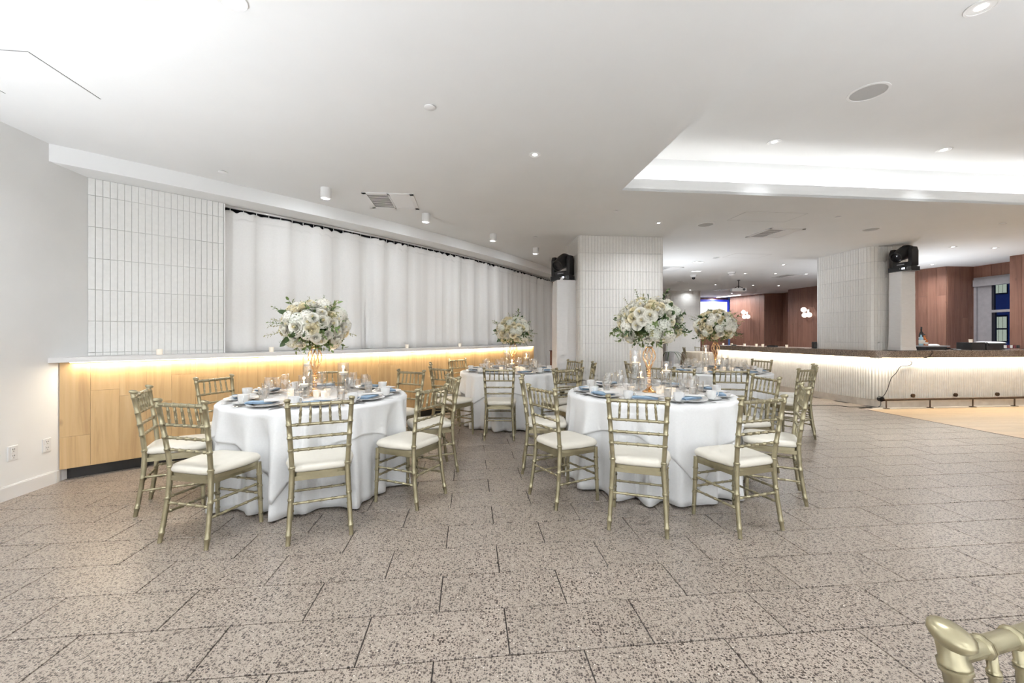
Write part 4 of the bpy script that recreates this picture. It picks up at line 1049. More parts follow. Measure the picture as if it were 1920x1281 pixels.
    st(post_pt(.245, -1), post_pt(.245, 1)); st(fr(.30, -1), fr(.30, 1)); st(fr(.205, -1), fr(.205, 1))
    for s in (-1, 1): st(post_pt(.275, s), fr(.275, s)); st(post_pt(.18, s), fr(.18, s))
    return root
T = {1: (-1.75, 3.77), 2: (1.32, 4.01), 3: (-.03, 6.5), 4: (3.15, 6.45)}
SEATS = {}
proto = make_chair(); used = [False]
def chair(x, y, fx, fy, label, group, tb=None):
    l = math.hypot(fx, fy); fx /= l; fy /= l
    if tb:
        dx, dy = x - T[tb][0], y - T[tb][1]; d = math.hypot(dx, dy)
        if d < 1.22 and not (tb == 3 and x > 1.0): x, y = T[tb][0] + dx / d * 1.22, T[tb][1] + dy / d * 1.22
        sx, sy = x + fx * .30 - T[tb][0], y + fy * .30 - T[tb][1]; SEATS.setdefault(tb, []).append((math.atan2(sy, sx), math.hypot(sx, sy)))
    o = proto if not used[0] else copy_tree(proto); used[0] = True
    o.location = (x + fx * .225, y + fy * .225, 0); o.rotation_euler = (0, 0, math.atan2(fy, fx) - pi / 2)
    tag(o, label, 'chair', group); return o
G1, G2, G3, G4 = 'chairs around the near left table', 'chairs around the near right table', 'chairs around the back middle table', 'chairs around the back right table'
CH = [
 (1, -2.05, 2.59, .239, .971, 'gold chair at the near left table, front left, seen three-quarter from behind'),
 (1, -1.248, 2.709, -.41, .91, 'gold chair at the near left table, nearest the camera with its back straight to us'),
 (1, -.64, 3.29, -.90, .436, 'gold chair on the right side of the near left table, turned to face left'),
 (1, -2.74, 3.216, .884, .468, 'gold chair furthest left in the picture, before the oak front'),
 (1, -2.78, 4.06, .97, -.25, 'gold chair behind the left rim of the near left table, only its back showing'),
 (1, -2.14, 4.80, .30, -.90, 'gold chair behind the vase of the near left table, mostly hidden'),
 (1, -1.24, 4.74, -.45, -.9, 'gold chair behind the right rim of the near left table, against the oak front'),
 (1, -.67, 4.15, -.9, -.42, 'gold chair just behind the right-hand chair of the near left table'),
 (2, .2375, 3.285, .866, .5, 'gold chair at the left of the near right table, full seat in view'),
 (2, .12, 4.13, 1, -.05, 'gold chair at the near right table half hidden behind its left-hand chair'),
 (2, .828, 2.746, .335, .94, 'gold chair at the near right table, front left, its back straight to us'),
 (2, 1.65, 2.745, -.32, .945, 'gold chair at the near right table, front right, three-quarter from behind'),
 (2, 2.35, 3.36, -.88, .47, 'gold chair on the right side of the near right table, seat facing left'),
 (2, 2.45, 4.155, -.96, -.1, 'gold chair at the right rear of the near right table, slanted back in view'),
 (2, 1.93, 4.92, -.55, -.83, 'gold chair behind the near right table, right of its vase'),
 (2, .80, 4.80, .55, -.80, 'gold chair behind the near right table, left of its vase'),
 (3, -.162, 5.19, .03, 1, 'gold chair at the back middle table with its back straight to us'),
 (3, -.90, 5.30, .55, .83, 'gold chair at the front left of the back middle table'),
 (3, -1.15, 6.12, .97, .2, 'gold chair seen edge-on at the far left of the back middle table'),
 (3, -.78, 7.15, .7, -.65, 'gold chair behind the back middle table, against the glowing ledge'),
 (3, .72, 5.22, -.38, .92, 'gold chair at the front right of the back middle table'),
 (3, 1.23, 6.30, -1, .08, 'gold chair seen edge-on at the right of the back middle table, before the pillar'),
 (3, 1.03, 6.87, -.9, -.5, 'gold chair at the right rear of the back middle table, beside the lighting tower'),
 (4, 2.63, 5.00, .26, .96, 'gold chair at the front of the back right table with its back to us'),
 (4, 3.665, 5.17, -.44, .9, 'gold chair at the front right of the back right table, nearer of two'),
 (4, 4.19, 5.78, -.82, .5, 'gold chair furthest right at the back right table, before the bar'),
 (4, 1.95, 5.46, .70, .71, 'gold chair at the front left of the back right table, behind glassware'),
 (4, 1.80, 6.30, .99, .12, 'gold chair seen edge-on at the left of the back right table'),
 (4, 2.42, 7.22, .68, -.72, 'gold chair at the left rear of the back right table, behind the tall candle'),
 (4, 4.15, 7.0, -.95, -.3, 'gold chair at the right rear of the back right table, close to the bar front'),
]
for t, x, y, fx, fy, lab in CH: chair(x, y, fx, fy, lab, (G1, G2, G3, G4)[t - 1], t)
# the chair cut off by the lower right corner of the picture
ca = R(15); lx, ly = .597, .567
cx, cy = lx + .187 * cos(ca), ly + .187 * sin(ca)
chair(cx, cy - .012, sin(ca), -cos(ca), 'gold chair cut off by the lower right corner, only its top rail in view', 'chair at the picture edge')
# far chairs and the far beige table
chair((1283 - 960) / F_PX * 14.5, 14.5, .9, -.2, 'small far gold chair left of the beige table', 'far chairs'); chair((1313 - 960) / F_PX * 15.3, 15.3, -.1, -1, 'small far gold chair behind the beige table', 'far chairs')

# ================================================================== TABLES
TZ = .762
def fold_fn(seed):
    rnd = random.Random(seed); w = [(k, rnd.uniform(0, 2 * pi), rnd.uniform(.4, 1)) for k in (11, 15, 19, 23, 28)]
    tot = sum(a for _, _, a in w)
    def f(a):
        v = sum(q * cos(k * a + p) for k, p, q in w) / tot * 1.9
        return v
    return f
def cloth(name, mt, c, Rt, drop, f, lift, amp, flare, n=200, nz=16, loc_label=None):
    o = empty('tmp')
def make_cloth(name, label, group, mt, c, Rt, zt, lenfn, f, lift, amp, flare, n=240, nz=18, seats=()):
    m = MB(); rings = [0, .35, .7, .92, .985]
    for q in rings:
        if q == 0: m.v.append((0, 0, zt)); continue
        m.v += [(Rt * q * cos(2 * pi * i / n), Rt * q * sin(2 * pi * i / n), zt) for i in range(n)]
    rb = .012
    def prof(a, h):                            # h metres of cloth hanging over the rim
        q = max(0.0, h) / .76
        if h < rb * 1.57: b = h / rb; return Rt - rb + rb * sin(b), zt - rb + rb * cos(b)
        k = (h - rb * 1.57); w = q ** .75
        press = 0.0                            # the cloth is pushed in where a chair stands against it
        for sa, sd in seats:
            if sd < 1.0:
                da = abs((a - sa + pi) % (2 * pi) - pi); press = max(press, max(0.0, min(1.0, (R(17) - da) / R(6))))
        g = (flare * q + amp * w * f(a)); g = g * (1 - press) + press * (-.026 + .042 * f(a)) * min(1.0, max(0.0, h - .03) / .2)
        return Rt + lift + max(g, -.075), zt - rb - k
    for j in range(nz + 1):
        for i in range(n):
            a = 2 * pi * i / n; D = lenfn(a); h = D * (j / nz) ** 1.15; r, z = prof(a, h)
            m.v.append((r * cos(a), r * sin(a), max(.004, z)))
    base = 1; m.f += [(0, 1 + i, 1 + (i + 1) % n) for i in range(n)]
    tot = len(rings) - 1 + nz + 1
    for j in range(tot - 1): m.f += [(1 + j * n + i, 1 + j * n + n + i, 1 + j * n + n + (i + 1) % n, 1 + j * n + (i + 1) % n) for i in range(n)]
    o = m.build(name, M[mt], None, 60, loc=(c[0], c[1], 0)); tag(o, label, 'tablecloth', group)
    md = o.modifiers.new('thickness', 'SOLIDIFY'); md.thickness = .0012
    return o
TNAME = {1: 'near left table', 2: 'near right table', 3: 'back middle table', 4: 'back right table'}
RT = .765
corner_ang = {1: -86, 2: -82, 3: -50, 4: -70}
for t, c in T.items():
    rt = empty('round_table', (*c, 0)); tag(rt, 'round folding table hidden under the white cloths, ' + TNAME[t], 'table', 'round tables under cloths')
    MB().lathe([(0, TZ - .03), (RT - .086, TZ - .03), (RT - .080, TZ - .015), (RT - .086, TZ - .003), (0, TZ - .003)], 48).build('tabletop', M['oak'], rt)
    for k in range(4):
        a = pi / 4 + pi / 2 * k; MB().tube([(.42 * cos(a), .42 * sin(a), .0), (.38 * cos(a), .38 * sin(a), TZ - .03)], .016, 8).build('leg', M['planter'], rt, True)
    f = fold_fn(40 + t)
    make_cloth('under_cloth', 'white floor-length under cloth on the ' + TNAME[t], 'floor-length under cloths', 'linen', c, RT, TZ, lambda a: .757, f, .001, .070, .060, seats=SEATS.get(t, ()))
    ca = R(corner_ang[t] - 45)
    def ln(a, ca=ca):
        x = max(abs(cos(a - ca)), abs(sin(a - ca))); return max(.16, min(.68, 1.0 / x - RT + .008))
    make_cloth('table_overlay', 'square white overlay cloth with hanging corners on the ' + TNAME[t], 'square overlay cloths', 'linen', c, RT, TZ + .004, ln, f, .010, .071, .061, seats=SEATS.get(t, ()))
cx, cy = 6.5, 14.6
make_cloth('beige_tablecloth', 'small beige tablecloth on the far table by the far pillar', None, 'linen_beige', (cx, cy), .5, .75, lambda a: .70, fold_fn(77), .002, .03, .05, 90, 8)

# ================================================================== PLACE SETTINGS
TOPZ = TZ + .0052
plate_me = MB().lathe([(0, .004), (.075, .004), (.082, .005), (.108, .016), (.136, .022), (.137, .025), (.132, .026), (.105, .020), (.082, .0085), (.07, .0075), (0, .0075)], 36).mesh('dinner_plate', M['china'], 40)
saucer_me = MB().lathe([(0, .003), (.045, .003), (.06, .010), (.077, .017), (.078, .019), (.06, .014), (.035, .007), (0, .006)], 28).mesh('saucer', M['china'], 40)
cup_me = MB().lathe([(0, .0), (.024, .0), (.025, .005), (.036, .016), (.0405, .05), (.0415, .072), (.039, .072), (.037, .05), (.033, .018), (0, .010)], 24).mesh('cup', M['china'], 40)
handle_me = MB().tube([Vector((.038, 0, .060)), Vector((.052, 0, .062)), Vector((.062, 0, .052)), Vector((.060, 0, .036)), Vector((.050, 0, .024)), Vector((.037, 0, .020))], .0042, 8).mesh('handle', M['china'], True)
def napkin_mesh():
    m = MB()                                   # a folded rectangle, layers slightly fanned
    for k, (w, d, z) in enumerate(((.205, .105, .0), (.203, .103, .005), (.200, .100, .010))):
        m.grid(lambda a, b, w=w, d=d, z=z: ((a - .5) * w, (b - .5) * d, z + .0046 * (1 - (2 * b - 1) ** 8) * (1 - .3 * (2 * a - 1) ** 8) + .0012 * sin(7 * a + 2 * b)), 12, 6)
        m.box((0, 0, z + .001), (w * .995, d * .99, .002))
    return m.mesh('napkin', M['napkin'], 50)
napkin_me = napkin_mesh()
card_me = MB().grid(lambda a, b: ((a - .5) * .105, (b - .5) * .17, .0015 + .004 * (2 * b - 1) ** 2), 4, 10).box((0, 0, .0008), (.104, .168, .0016)).mesh('menu_card', M['card'], 40)
def cutlery(kind):
    m = MB()
    def blade(fn, n=14):
        vs, fs = [], []
        for i in range(n + 1):
            y, w, z = fn(i / n); vs += [(-w, y, z), (w, y, z), (w, y, z + .0022), (-w, y, z + .0022)]
        for i in range(n):
            a = i * 4; fs += [(a + k, a + (k + 1) % 4, a + 4 + (k + 1) % 4, a + 4 + k) for k in range(4)]
        fs += [(0, 1, 2, 3), (n * 4 + 3, n * 4 + 2, n * 4 + 1, n * 4)]
        m.add(vs, fs)
    if kind == 'knife': blade(lambda t: (-.115 + .23 * t, .0085 if t < .42 else .0045 + .0065 * sin(pi * min(1, (t - .40) / .6)) ** .6, .001 + .002 * sin(pi * t)))
    else:
        blade(lambda t: (-.10 + .145 * t, .008 - .0055 * min(1, t * 1.6) + (.0095 * max(0, (t - .8) / .2)), .001 + .006 * t * t))
        if kind == 'fork':
            for k in range(4): m.box((-.0105 + .007 * k, .072, .0085), (.0028, .056, .0022))
        else: m.grid(lambda a, b: (.019 * sin(pi * b) * (2 * a - 1), .045 + .058 * b, .003 + .005 * (2 * a - 1) ** 2), 8, 10)
    return m.mesh(kind, M['steel'], 50)
cut_me = {k: cutlery(k) for k in ('knife', 'fork', 'spoon')}
def stem_glass(h, rb, rr, stem, name):
    return MB().lathe([(0, .002), (.032, .001), (.033, .003), (.008, .008), (.0042, .016), (.0042, stem), (.012, stem + .006), (rb * .85, stem + .028), (rb, stem + .05), (rb * .97, h * .88), (rr, h), (rr - .0015, h), (rb * .95, h * .88), (rb - .002, stem + .05), (rb * .8, stem + .03), (0, stem + .010)], 22).mesh(name, M['glass'], True)
wine_me, water_me = stem_glass(.185, .036, .031, .085, 'wine_glass'), stem_glass(.165, .039, .037, .06, 'water_goblet')
tumbler_me = MB().lathe([(0, .0), (.029, .0), (.034, .118), (.0325, .118), (.028, .008), (0, .008)], 20).mesh('glass_wall', M['glass'], True)
ice_me = MB().lathe([(0, .009), (.0275, .009), (.0315, .095), (0, .096)], 20).mesh('iced_water', M['ice_water'], True)
def sector(a):
    a = (a + 180) % 360 - 180
    return ('left front', 'front left', 'front right', 'right front', 'right rear', 'rear right', 'rear left', 'left rear')[int((a + 180) // 45) % 8]
def put(me, name, t, ang, rad, tan, z, rot, label, cat, group):
    c = T[t]; a = R(ang); x = c[0] + rad * cos(a) - tan * sin(a); y = c[1] + rad * sin(a) + tan * cos(a)
    o = link(name, me, None, (x, y, z), (0, 0, a + pi / 2 + rot)); tag(o, label, cat, group); return o
def setting(t, ang):                           # seen from the diner, right is +tan ... left is -tan
    s = sector(ang) + ' seat of the ' + TNAME[t]; j = random.Random(int(ang * 10) + t * 999)
    jj = lambda k=.006: j.uniform(-k, k)
    g = TNAME[t]
    ang = ang + jj(1.2)
    put(plate_me, 'dinner_plate', t, ang, .585 + jj(), 0, TOPZ, 0, 'white dinner plate at the ' + s, 'plate', 'dinner plates on the ' + g)
    put(napkin_me, 'napkin', t, ang, .60, -.022 + jj(), TOPZ + .0268, R(6) + jj(.2), 'folded blue napkin on plate at the ' + s, 'napkin', 'blue napkins on the ' + g)
    put(card_me, 'menu_card', t, ang, .575, .045 + jj(), TOPZ + .046, R(38) + jj(.3), 'white menu card on napkin at the ' + s, 'menu card', 'menu cards on the ' + g)
    put(saucer_me, 'saucer', t, ang, .56 + jj(), .235, TOPZ, 0, 'white saucer under the cup at the ' + s, 'saucer', 'saucers on the ' + g)
    cu = put(cup_me, 'coffee_cup', t, ang, .56 + cu_off(j), .235, TOPZ + .008, jj(.9), 'white coffee cup at the ' + s, 'cup', 'coffee cups on the ' + g)
    link('handle', handle_me, cu)
    put(cut_me['knife'], 'table_knife', t, ang, .60, .152, TOPZ + .0005, pi + jj(.06), 'steel table knife at the ' + s, 'knife', 'table knives on the ' + g)
    put(cut_me['fork'], 'table_fork', t, ang, .60, -.155, TOPZ + .0005, pi + jj(.06), 'steel inner fork at the ' + s, 'fork', 'inner forks on the ' + g)
    put(cut_me['fork'], 'table_fork', t, ang, .61, -.182, TOPZ + .0005, pi + jj(.06), 'steel outer fork at the ' + s, 'fork', 'outer forks on the ' + g)
    put(water_me, 'water_goblet', t, ang, .40 + jj(.012), .075, TOPZ, 0, 'clear stemmed water goblet at the ' + s, 'glass', 'water goblets on the ' + g)
    put(wine_me, 'wine_glass', t, ang, .385 + jj(.012), -.010, TOPZ, 0, 'clear taller wine glass at the ' + s, 'glass', 'wine glasses on the ' + g)
    tb = empty('tumbler'); c = T[t]; a = R(ang); rad, tn = .43 + jj(.01), .155
    tb.location = (c[0] + rad * cos(a) - tn * sin(a), c[1] + rad * sin(a) + tn * cos(a), TOPZ); tag(tb, 'tall tumbler of iced water at the ' + s, 'glass', 'iced water tumblers on the ' + g)
    link('glass_wall', tumbler_me, tb); link('iced_water', ice_me, tb)
def cu_off(j): return j.uniform(-.004, .004)
ANG = {1: (-151, -104, -64.7, -23.4, 19, 62, 113, 163), 2: (-146, -109, -74, -32, 7, 52, 122, 176), 3: [-157.5 + 45 * k for k in range(8)], 4: [-157.5 + 45 * k for k in range(8)]}
for t in T:
    for a in ANG[t]: setting(t, a)

# ================================================================== CENTREPIECES
def vase_tree():
    o = empty('flower_vase')
    MB().lathe([(0, 0), (.062, 0), (.066, .004), (.064, .010), (.050, .016), (.036, .026), (.026, .036), (.018, .044), (0, .046)], 26).build('foot', M['rose_gold'], o, True)
    prof = [(.012, .040)]
    for z0, r in ((.052, .022), (.088, .017), (.115, .021), (.150, .015), (.175, .019)):
        for q in range(7): a = -pi / 2 + pi * q / 6; prof.append((.010 + (r - .008) * cos(a), z0 + .014 * sin(a) + .006))
    prof += [(.012, .20), (.019, .205), (.021, .212), (.012, .218), (0, .219)]
    MB().lathe(prof, 20).build('stem', M['rose_gold'], o, True)
    H0, H1 = .213, .435
    def rr(q): return .013 + .044 * math.sin(pi * min(1, q ** 1.25) * .93) ** 1.15 + .006 * q
    for d in (-1, 1):
        for k in range(8):
            a0 = 2 * pi * k / 8; pts = [(rr(q) * cos(a0 + d * 1.25 * q), rr(q) * sin(a0 + d * 1.25 * q), H0 + (H1 - H0) * q) for q in [i / 18 for i in range(19)]]
            MB().tube(pts, .0021, 6).build('lattice_wire', M['rose_gold'], o, True)
    MB().lathe([(0, H1 - .006), (.030, H1 - .006), (.034, H1), (.030, H1 + .006), (0, H1 + .006)], 18).build('collar', M['rose_gold'], o, True)
    return o
vase0 = vase_tree(); VH = .441
def rose_mesh(seed, heart=True, open_=1.0):
    rnd = random.Random(seed); m = MB(); mats = []
    layers = [(3, .009, .034, .05), (4, .015, .037, .15), (5, .022, .039, .30), (6, .030, .039, .50), (7, .037, .036, .75), (7, .042, .030, 1.0)]
    for li, (n, r0, h, op) in enumerate(layers):
        for k in range(n):
            a0 = 2 * pi * k / n + li * .5 + rnd.uniform(-.15, .15); wd = 2 * pi / n * .78; nu, nv = 6, 4
            hh = h * rnd.uniform(.92, 1.08); o = op * open_
            def pt(u, v):
                uu = 2 * u - 1; a = a0 + uu * wd * (.55 + .45 * v)
                edge = (1 - .22 * abs(uu) ** 2.4)
                bowl = r0 * (1 - (1 - v) ** 2.2); fl = o * .016 * v ** 2.6
                return ((bowl + fl) * cos(a), (bowl + fl) * sin(a), hh * v * edge - .010 * o * v ** 4 + (-.004 * li))
            q0 = len(m.f); m.grid(pt, nu, nv)
            mats += [1 if (heart and li < 1) else 0] * (len(m.f) - q0)
    q0 = len(m.f); m.sphere((0, 0, .012), (.0085, .0085, .020), 8, 6); mats += [1] * (len(m.f) - q0)
    return m, mats
def flower_mesh(name, mb, mats, m0, m1):
    me = mb.mesh(name, m0, True); me.materials.append(m1)
    if len(me.polygons) == len(mats):
        for p, q in zip(me.polygons, mats): p.material_index = q
    return me
ROSES = [flower_mesh('rose', *rose_mesh(s, True, op), M['petal'], M['petal_heart']) for s, op in ((1, 1.0), (2, 1.25))] + [flower_mesh('rose', *rose_mesh(3, True, .8), M['petal_cream'], M['petal_heart'])] + [flower_mesh('rose', *rose_mesh(4, False, 1.1), M['petal'], M['petal'])]
CREAMS = [flower_mesh('rose', *rose_mesh(s, True, op), M['petal_cream'], M['petal_heart']) for s, op in ((5, 1.0), (6, .85))]
def hydrangea_mesh(seed, mt):
    rnd = random.Random(seed); m = MB()
    m.sphere((0, 0, .012), (.040, .040, .034), 12, 8)
    for i in range(58):
        z = 1 - (i + .5) / 58 * 1.25; a = i * 2.39996; r = math.sqrt(max(0, 1 - z * z)); nrm = Vector((r * cos(a), r * sin(a), z)); c = Vector((nrm.x * .056, nrm.y * .056, .012 + nrm.z * .046))
        up = nrm.orthogonal().normalized(); w = nrm.cross(up); tw = rnd.uniform(0, 1.5)
        for k in range(4):
            b = tw + k * pi / 2; d = up * cos(b) + w * sin(b); e = nrm.cross(d); s_ = .0125
            m.add([c, c + d * s_ * .5 + e * s_ * .46 + nrm * .002, c + d * s_ * .9 + e * s_ * .36 + nrm * .003, c + d * s_ * 1.1 + nrm * .004, c + d * s_ * .9 - e * s_ * .36 + nrm * .003, c + d * s_ * .5 - e * s_ * .46 + nrm * .002], [(0, 1, 2, 3), (0, 3, 4, 5)])
    return m.mesh('hydrangea', mt)
HYD = [hydrangea_mesh(1, M['floret']), hydrangea_mesh(2, M['petal'])]
def leaf_shape(m, c, d, nrm, l, w):
    d = d.normalized(); e = d.cross(nrm).normalized(); n2 = e.cross(d)
    m.add([c, c + d * l * .35 + e * w * .5 + n2 * .12 * w, c + d * l * .75 + e * w * .36 + n2 * .10 * w, c + d * l - n2 * l * .08, c + d * l * .75 - e * w * .36 + n2 * .10 * w, c + d * l * .35 - e * w * .5 + n2 * .12 * w, c + d * l * .5],
          [(0, 1, 6), (1, 2, 6), (2, 3, 6), (3, 4, 6), (4, 5, 6), (5, 0, 6)])
def spray_mesh(seed, kind, mt):
    rnd = random.Random(seed); m = MB(); L = .15
    stem = [Vector((.006 * sin(3 * q + seed), .006 * cos(4 * q), L * q - .02)) for q in [i / 7 for i in range(8)]]
    m.tube(stem, .0014, 5)
    for i in range(14 if kind == 'sprig' else 8):
        p = stem[min(7, 2 + i * 6 // (14 if kind == 'sprig' else 8))]; a = i * 2.4; d = Vector((cos(a), sin(a), .8)).normalized()
        if kind == 'sprig': leaf_shape(m, p, d, Vector((0, 0, 1)), rnd.uniform(.018, .03), .009)
        else: leaf_shape(m, p, d, Vector((0, 0, 1)), rnd.uniform(.045, .06), .024)
    return m.mesh('leaf_spray', mt)
SPRAYS = [spray_mesh(1, 'sprig', M['bract']), spray_mesh(2, 'leaf', M['leaf']), spray_mesh(3, 'leaf', M['leaf_dark']), spray_mesh(4, 'sprig', M['leaf'])]
big = MB(); leaf_shape(big, Vector((0, 0, 0)), Vector((0, 0, 1)), Vector((1, 0, 0)), .095, .048); BIGLEAF = big.mesh('big_leaf', M['leaf_dark'], 60)
def bouquet(t, c, zc, rx, rz, seed, pal, label):
    rnd = random.Random(seed); o = empty('flower_bouquet', (*c, zc)); tag(o, label, 'flowers', 'round table bouquets')
    # moss core with inner foliage
    core = MB().sphere((0, 0, -.02), (rx * .62, rx * .62, rz * .60), 20, 12); core.build('moss_core', M['leaf_dark'], o, True)
    fol = MB(); N = 520
    for i in range(N):
        z = 1 - 2 * (i + .5) / N; a = i * 2.39996 + rnd.uniform(-.2, .2); r = math.sqrt(1 - z * z); nrm = Vector((r * cos(a), r * sin(a), z)); k = rnd.uniform(.60, .92)
        p = Vector((nrm.x * rx * k, nrm.y * rx * k, nrm.z * rz * k)); d = (nrm + Vector((rnd.uniform(-1, 1), rnd.uniform(-1, 1), rnd.uniform(-1, 1))) * .7).normalized()
        leaf_shape(fol, p, d, nrm.cross(Vector((rnd.random(), rnd.random(), rnd.random()))), rnd.uniform(.03, .055), rnd.uniform(.016, .026))
    fo = fol.build('foliage', M['leaf'], o); fo['kind'] = 'stuff'
    spots = []
    N = 120
    for i in range(N):
        z = .97 - 1.72 * (i + .5) / N; a = i * 2.39996 + rnd.uniform(-.12, .12); r = math.sqrt(max(0, 1 - z * z)); nrm = Vector((r * cos(a), r * sin(a), z))
        p = Vector((nrm.x * rx, nrm.y * rx, nrm.z * rz)); n2 = Vector((nrm.x / rx, nrm.y / rx, nrm.z / rz)).normalized(); spots.append((p, n2))
    for i, (p, n2) in enumerate(spots):
        q = n2.to_track_quat('Z', 'Y').to_euler(); q.rotate_axis('Z', rnd.uniform(0, 6)); v = rnd.random()
        if v < .60:
            me = rnd.choice(ROSES if (pal == 'white' or rnd.random() < .35) else CREAMS); k = rnd.uniform(.8, 1.25); ob = link('rose', me, o, p * rnd.uniform(.86, .95), q); ob.scale = (k, k, k)
        elif v < .78:
            ob = link('hydrangea', rnd.choice(HYD), o, p * rnd.uniform(.78, .86), q); k = rnd.uniform(.85, 1.25); ob.scale = (k, k, k)
        else:
            ob = link('leaf_spray', rnd.choice(SPRAYS), o, p * .78, q); k = rnd.uniform(.7, 1.15); ob.scale = (k, k, k)
    for i in range(9):
        a = rnd.uniform(0, 6.28); z = rnd.uniform(-.55, .9); r = math.sqrt(1 - z * z); nrm = Vector((r * cos(a), r * sin(a), z)); q = (nrm + Vector((0, 0, -.3))).to_track_quat('Z', 'Y').to_euler()
        link('big_leaf', BIGLEAF, o, Vector((nrm.x * rx, nrm.y * rx, nrm.z * rz)) * .9, q)
    for i in range(12):                          # longer sprigs breaking the outline
        a = rnd.uniform(0, 6.28); z = rnd.uniform(-.5, .8); r = math.sqrt(1 - z * z); nrm = Vector((r * cos(a), r * sin(a), z)); q = nrm.to_track_quat('Z', 'Y').to_euler()
        ob = link('leaf_spray', SPRAYS[rnd.choice((0, 0, 3))], o, Vector((nrm.x * rx, nrm.y * rx, nrm.z * rz)) * .88, q); ob.scale = (1.15,) * 3
    bb = MB()                                    # baby's breath
    for cl in range(30):
        a = rnd.uniform(0, 6.28); z = rnd.uniform(-.7, .95); r = math.sqrt(1 - z * z); nrm = Vector((r * cos(a), r * sin(a), z)); p0 = Vector((nrm.x * rx, nrm.y * rx, nrm.z * rz))
        for i in range(15):
            p = p0 * rnd.uniform(.98, 1.10) + Vector((rnd.uniform(-1, 1), rnd.uniform(-1, 1), rnd.uniform(-1, 1))) * .035; s_ = rnd.uniform(.0028, .0048)
            bb.add([p + Vector(v) * s_ for v in ((1, 0, 0), (-1, 0, 0), (0, 1, 0), (0, -1, 0), (0, 0, 1), (0, 0, -1))], [(0, 2, 4), (2, 1, 4), (1, 3, 4), (3, 0, 4), (2, 0, 5), (1, 2, 5), (3, 1, 5), (0, 3, 5)])
    ob = bb.build('baby_breath', M['breath'], o); ob['kind'] = 'stuff'
VPOS = {1: (-1.80, 3.80), 2: (1.325, 4.02), 3: (.02, 6.5), 4: (3.165, 6.47)}
BQ = {1: (.285, .235, 'white', 'white and green flower bouquet over the near left table'), 2: (.30, .245, 'white', 'full white rose bouquet over the near right table'), 3: (.255, .225, 'cream', 'cream and white bouquet over the back middle table before the curtain'), 4: (.30, .26, 'cream', 'cream rose bouquet with dark leaves over the back right table')}
for t in T:
    v = vase0 if t == 1 else copy_tree(vase0); v.location = (*VPOS[t], TOPZ); tag(v, 'rose gold wire vase with beaded stem on the ' + TNAME[t], 'vase', 'rose gold vases')
    rx, rz, pal, lab = BQ[t]
    bouquet(t, VPOS[t], TOPZ + VH + rz * (.80 if t < 4 else 1.0) + (.03 if t == 2 else 0), rx, rz, 100 + t, pal, lab)
# cylinder vases with floating candles
def cyl(t, dx, dy, h, r, wl_, label):
    p = (VPOS[t][0] + dx, VPOS[t][1] + dy, TOPZ); o = empty('candle_cylinder', p); tag(o, label, 'candle holder', 'glass cylinders with floating candles')
    MB().lathe([(0, 0), (r, 0), (r, h), (r - .003, h), (r - .003, .010), (0, .010)], 26).build('glass_cylinder', M['glass'], o, 50)
    MB().lathe([(0, .011), (r - .0035, .011), (r - .0035, wl_), (0, wl_)], 26).build('water', M['water'], o, 50)
    c = MB().lathe([(0, wl_ - .014), (r * .62, wl_ - .012), (r * .80, wl_ + .006), (r * .78, wl_ + .012), (0, wl_ + .009)], 22).build('floating_candle', M['wax'], o, True)
    MB().lathe([(0, wl_ + .010), (.006, wl_ + .020), (.004, wl_ + .036), (0, wl_ + .050)], 8).build('flame', M['flame'], c, True)
    d = bpy.data.lights.new('candle_glow', 'POINT'); d.energy = .9; d.color = (1, .62, .28); d.shadow_soft_size = .012; link('candle_glow', d, None, (p[0], p[1], p[2] + wl_ + .055))
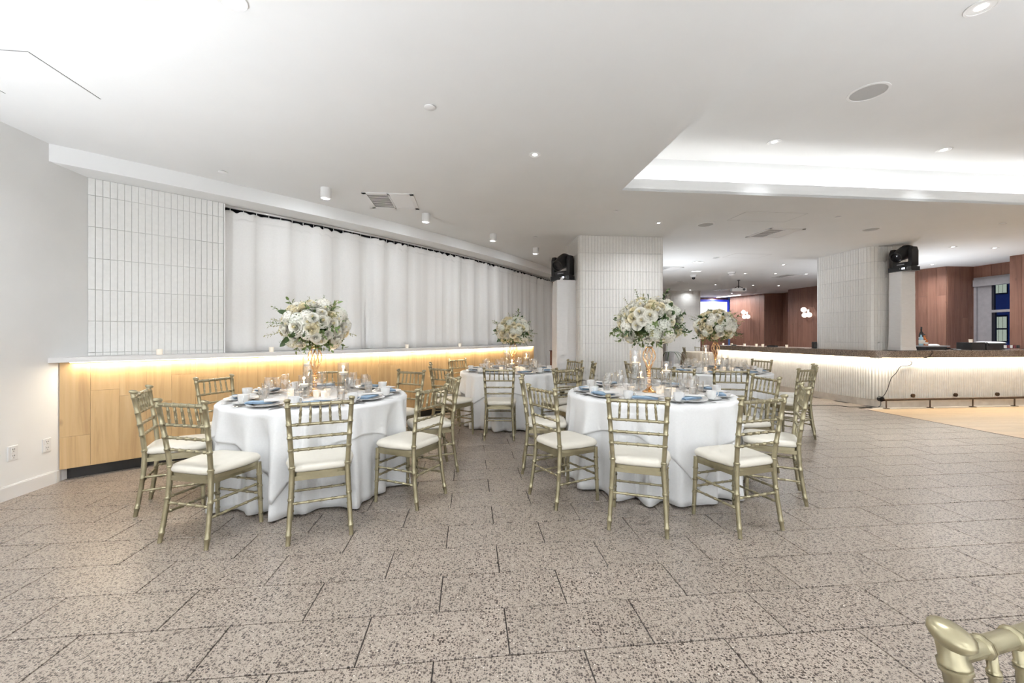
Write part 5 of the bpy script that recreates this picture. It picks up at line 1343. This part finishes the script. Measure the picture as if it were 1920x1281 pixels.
for t in T:
    k = 'on the ' + TNAME[t]
    cyl(t, -.105, .10, .40, .053, .27, 'tallest glass cylinder with a floating candle ' + k)
    cyl(t, .21, .12, .29, .052, .19, 'middle-height glass cylinder with a floating candle ' + k)
    cyl(t, -.02, -.16 if t != 2 else .2, .20, .046, .11, 'shortest glass cylinder with a floating candle ' + k)
    for i, (dx, dy) in enumerate(((.06, -.10), (.12, -.02), (-.19, -.06), (.16, -.17))):
        votive((VPOS[t][0] + dx, VPOS[t][1] + dy, TOPZ), 'glowing frosted votive %s, %s' % (k, ('in front of the vase foot', 'right of the vase foot', 'left of the vase', 'front right of the vase')[i]), 'votives on the tables')
# votives along the ledge
for i, px in enumerate((299, 509, 623, 763, 862)):
    lo, hi = 0.2, 7.4
    for _ in range(40):
        m_ = (lo + hi) / 2; x, y = arc(m_, -.13)
        if x / y < (px - 960) / F_PX: lo = m_
        else: hi = m_
    x, y = arc(lo, -.13); votive((x, y, 1.1155), 'small votive on the white ledge, %s from the left' % ('first', 'second', 'third', 'fourth', 'fifth')[i], 'votives on the ledge', .92)

# ================================================================== FAR PLANTER, SIDE POST
pp = ((1256 - 960) / F_PX * 11.6, 11.6)
o = empty('tall_planter', (*pp, 0)); tag(o, 'tall grey planter with dark arching leaves right of the middle pillar', 'plant')
MB().lathe([(0, 0), (.10, 0), (.12, .5), (.135, .86), (.12, .87), (.11, .80), (0, .80)], 20).build('pot', M['planter'], o, 50)
for k in range(13):
    a = k * 2.4; l = .34 + .10 * (k % 3); m = MB()
    m.grid(lambda u, v: ((.02 + l * v) * cos(a) - (.018 * (1 - v) + .004) * (2 * u - 1) * sin(a), (.02 + l * v) * sin(a) + (.018 * (1 - v) + .004) * (2 * u - 1) * cos(a), .80 + .42 * v - .62 * v * v), 2, 10)
    m.build('leaf', M['leaf_dark'], o, True)
pp = ((1034 - 960) / F_PX * 9.2, 9.2)
o = empty('wooden_easel_post', (pp[0], pp[1], 0)); tag(o, 'narrow brown wooden stand beside the lighting tower', 'stand')
MB().box((0, 0, .49), (.06, .05, .98)).build('post', M['redwood'], o); MB().box((0, 0, .985), (.10, .07, .012)).build('cap', M['bronze'], o); MB().box((0, 0, .012), (.22, .22, .024)).build('foot', M['bronze'], o)
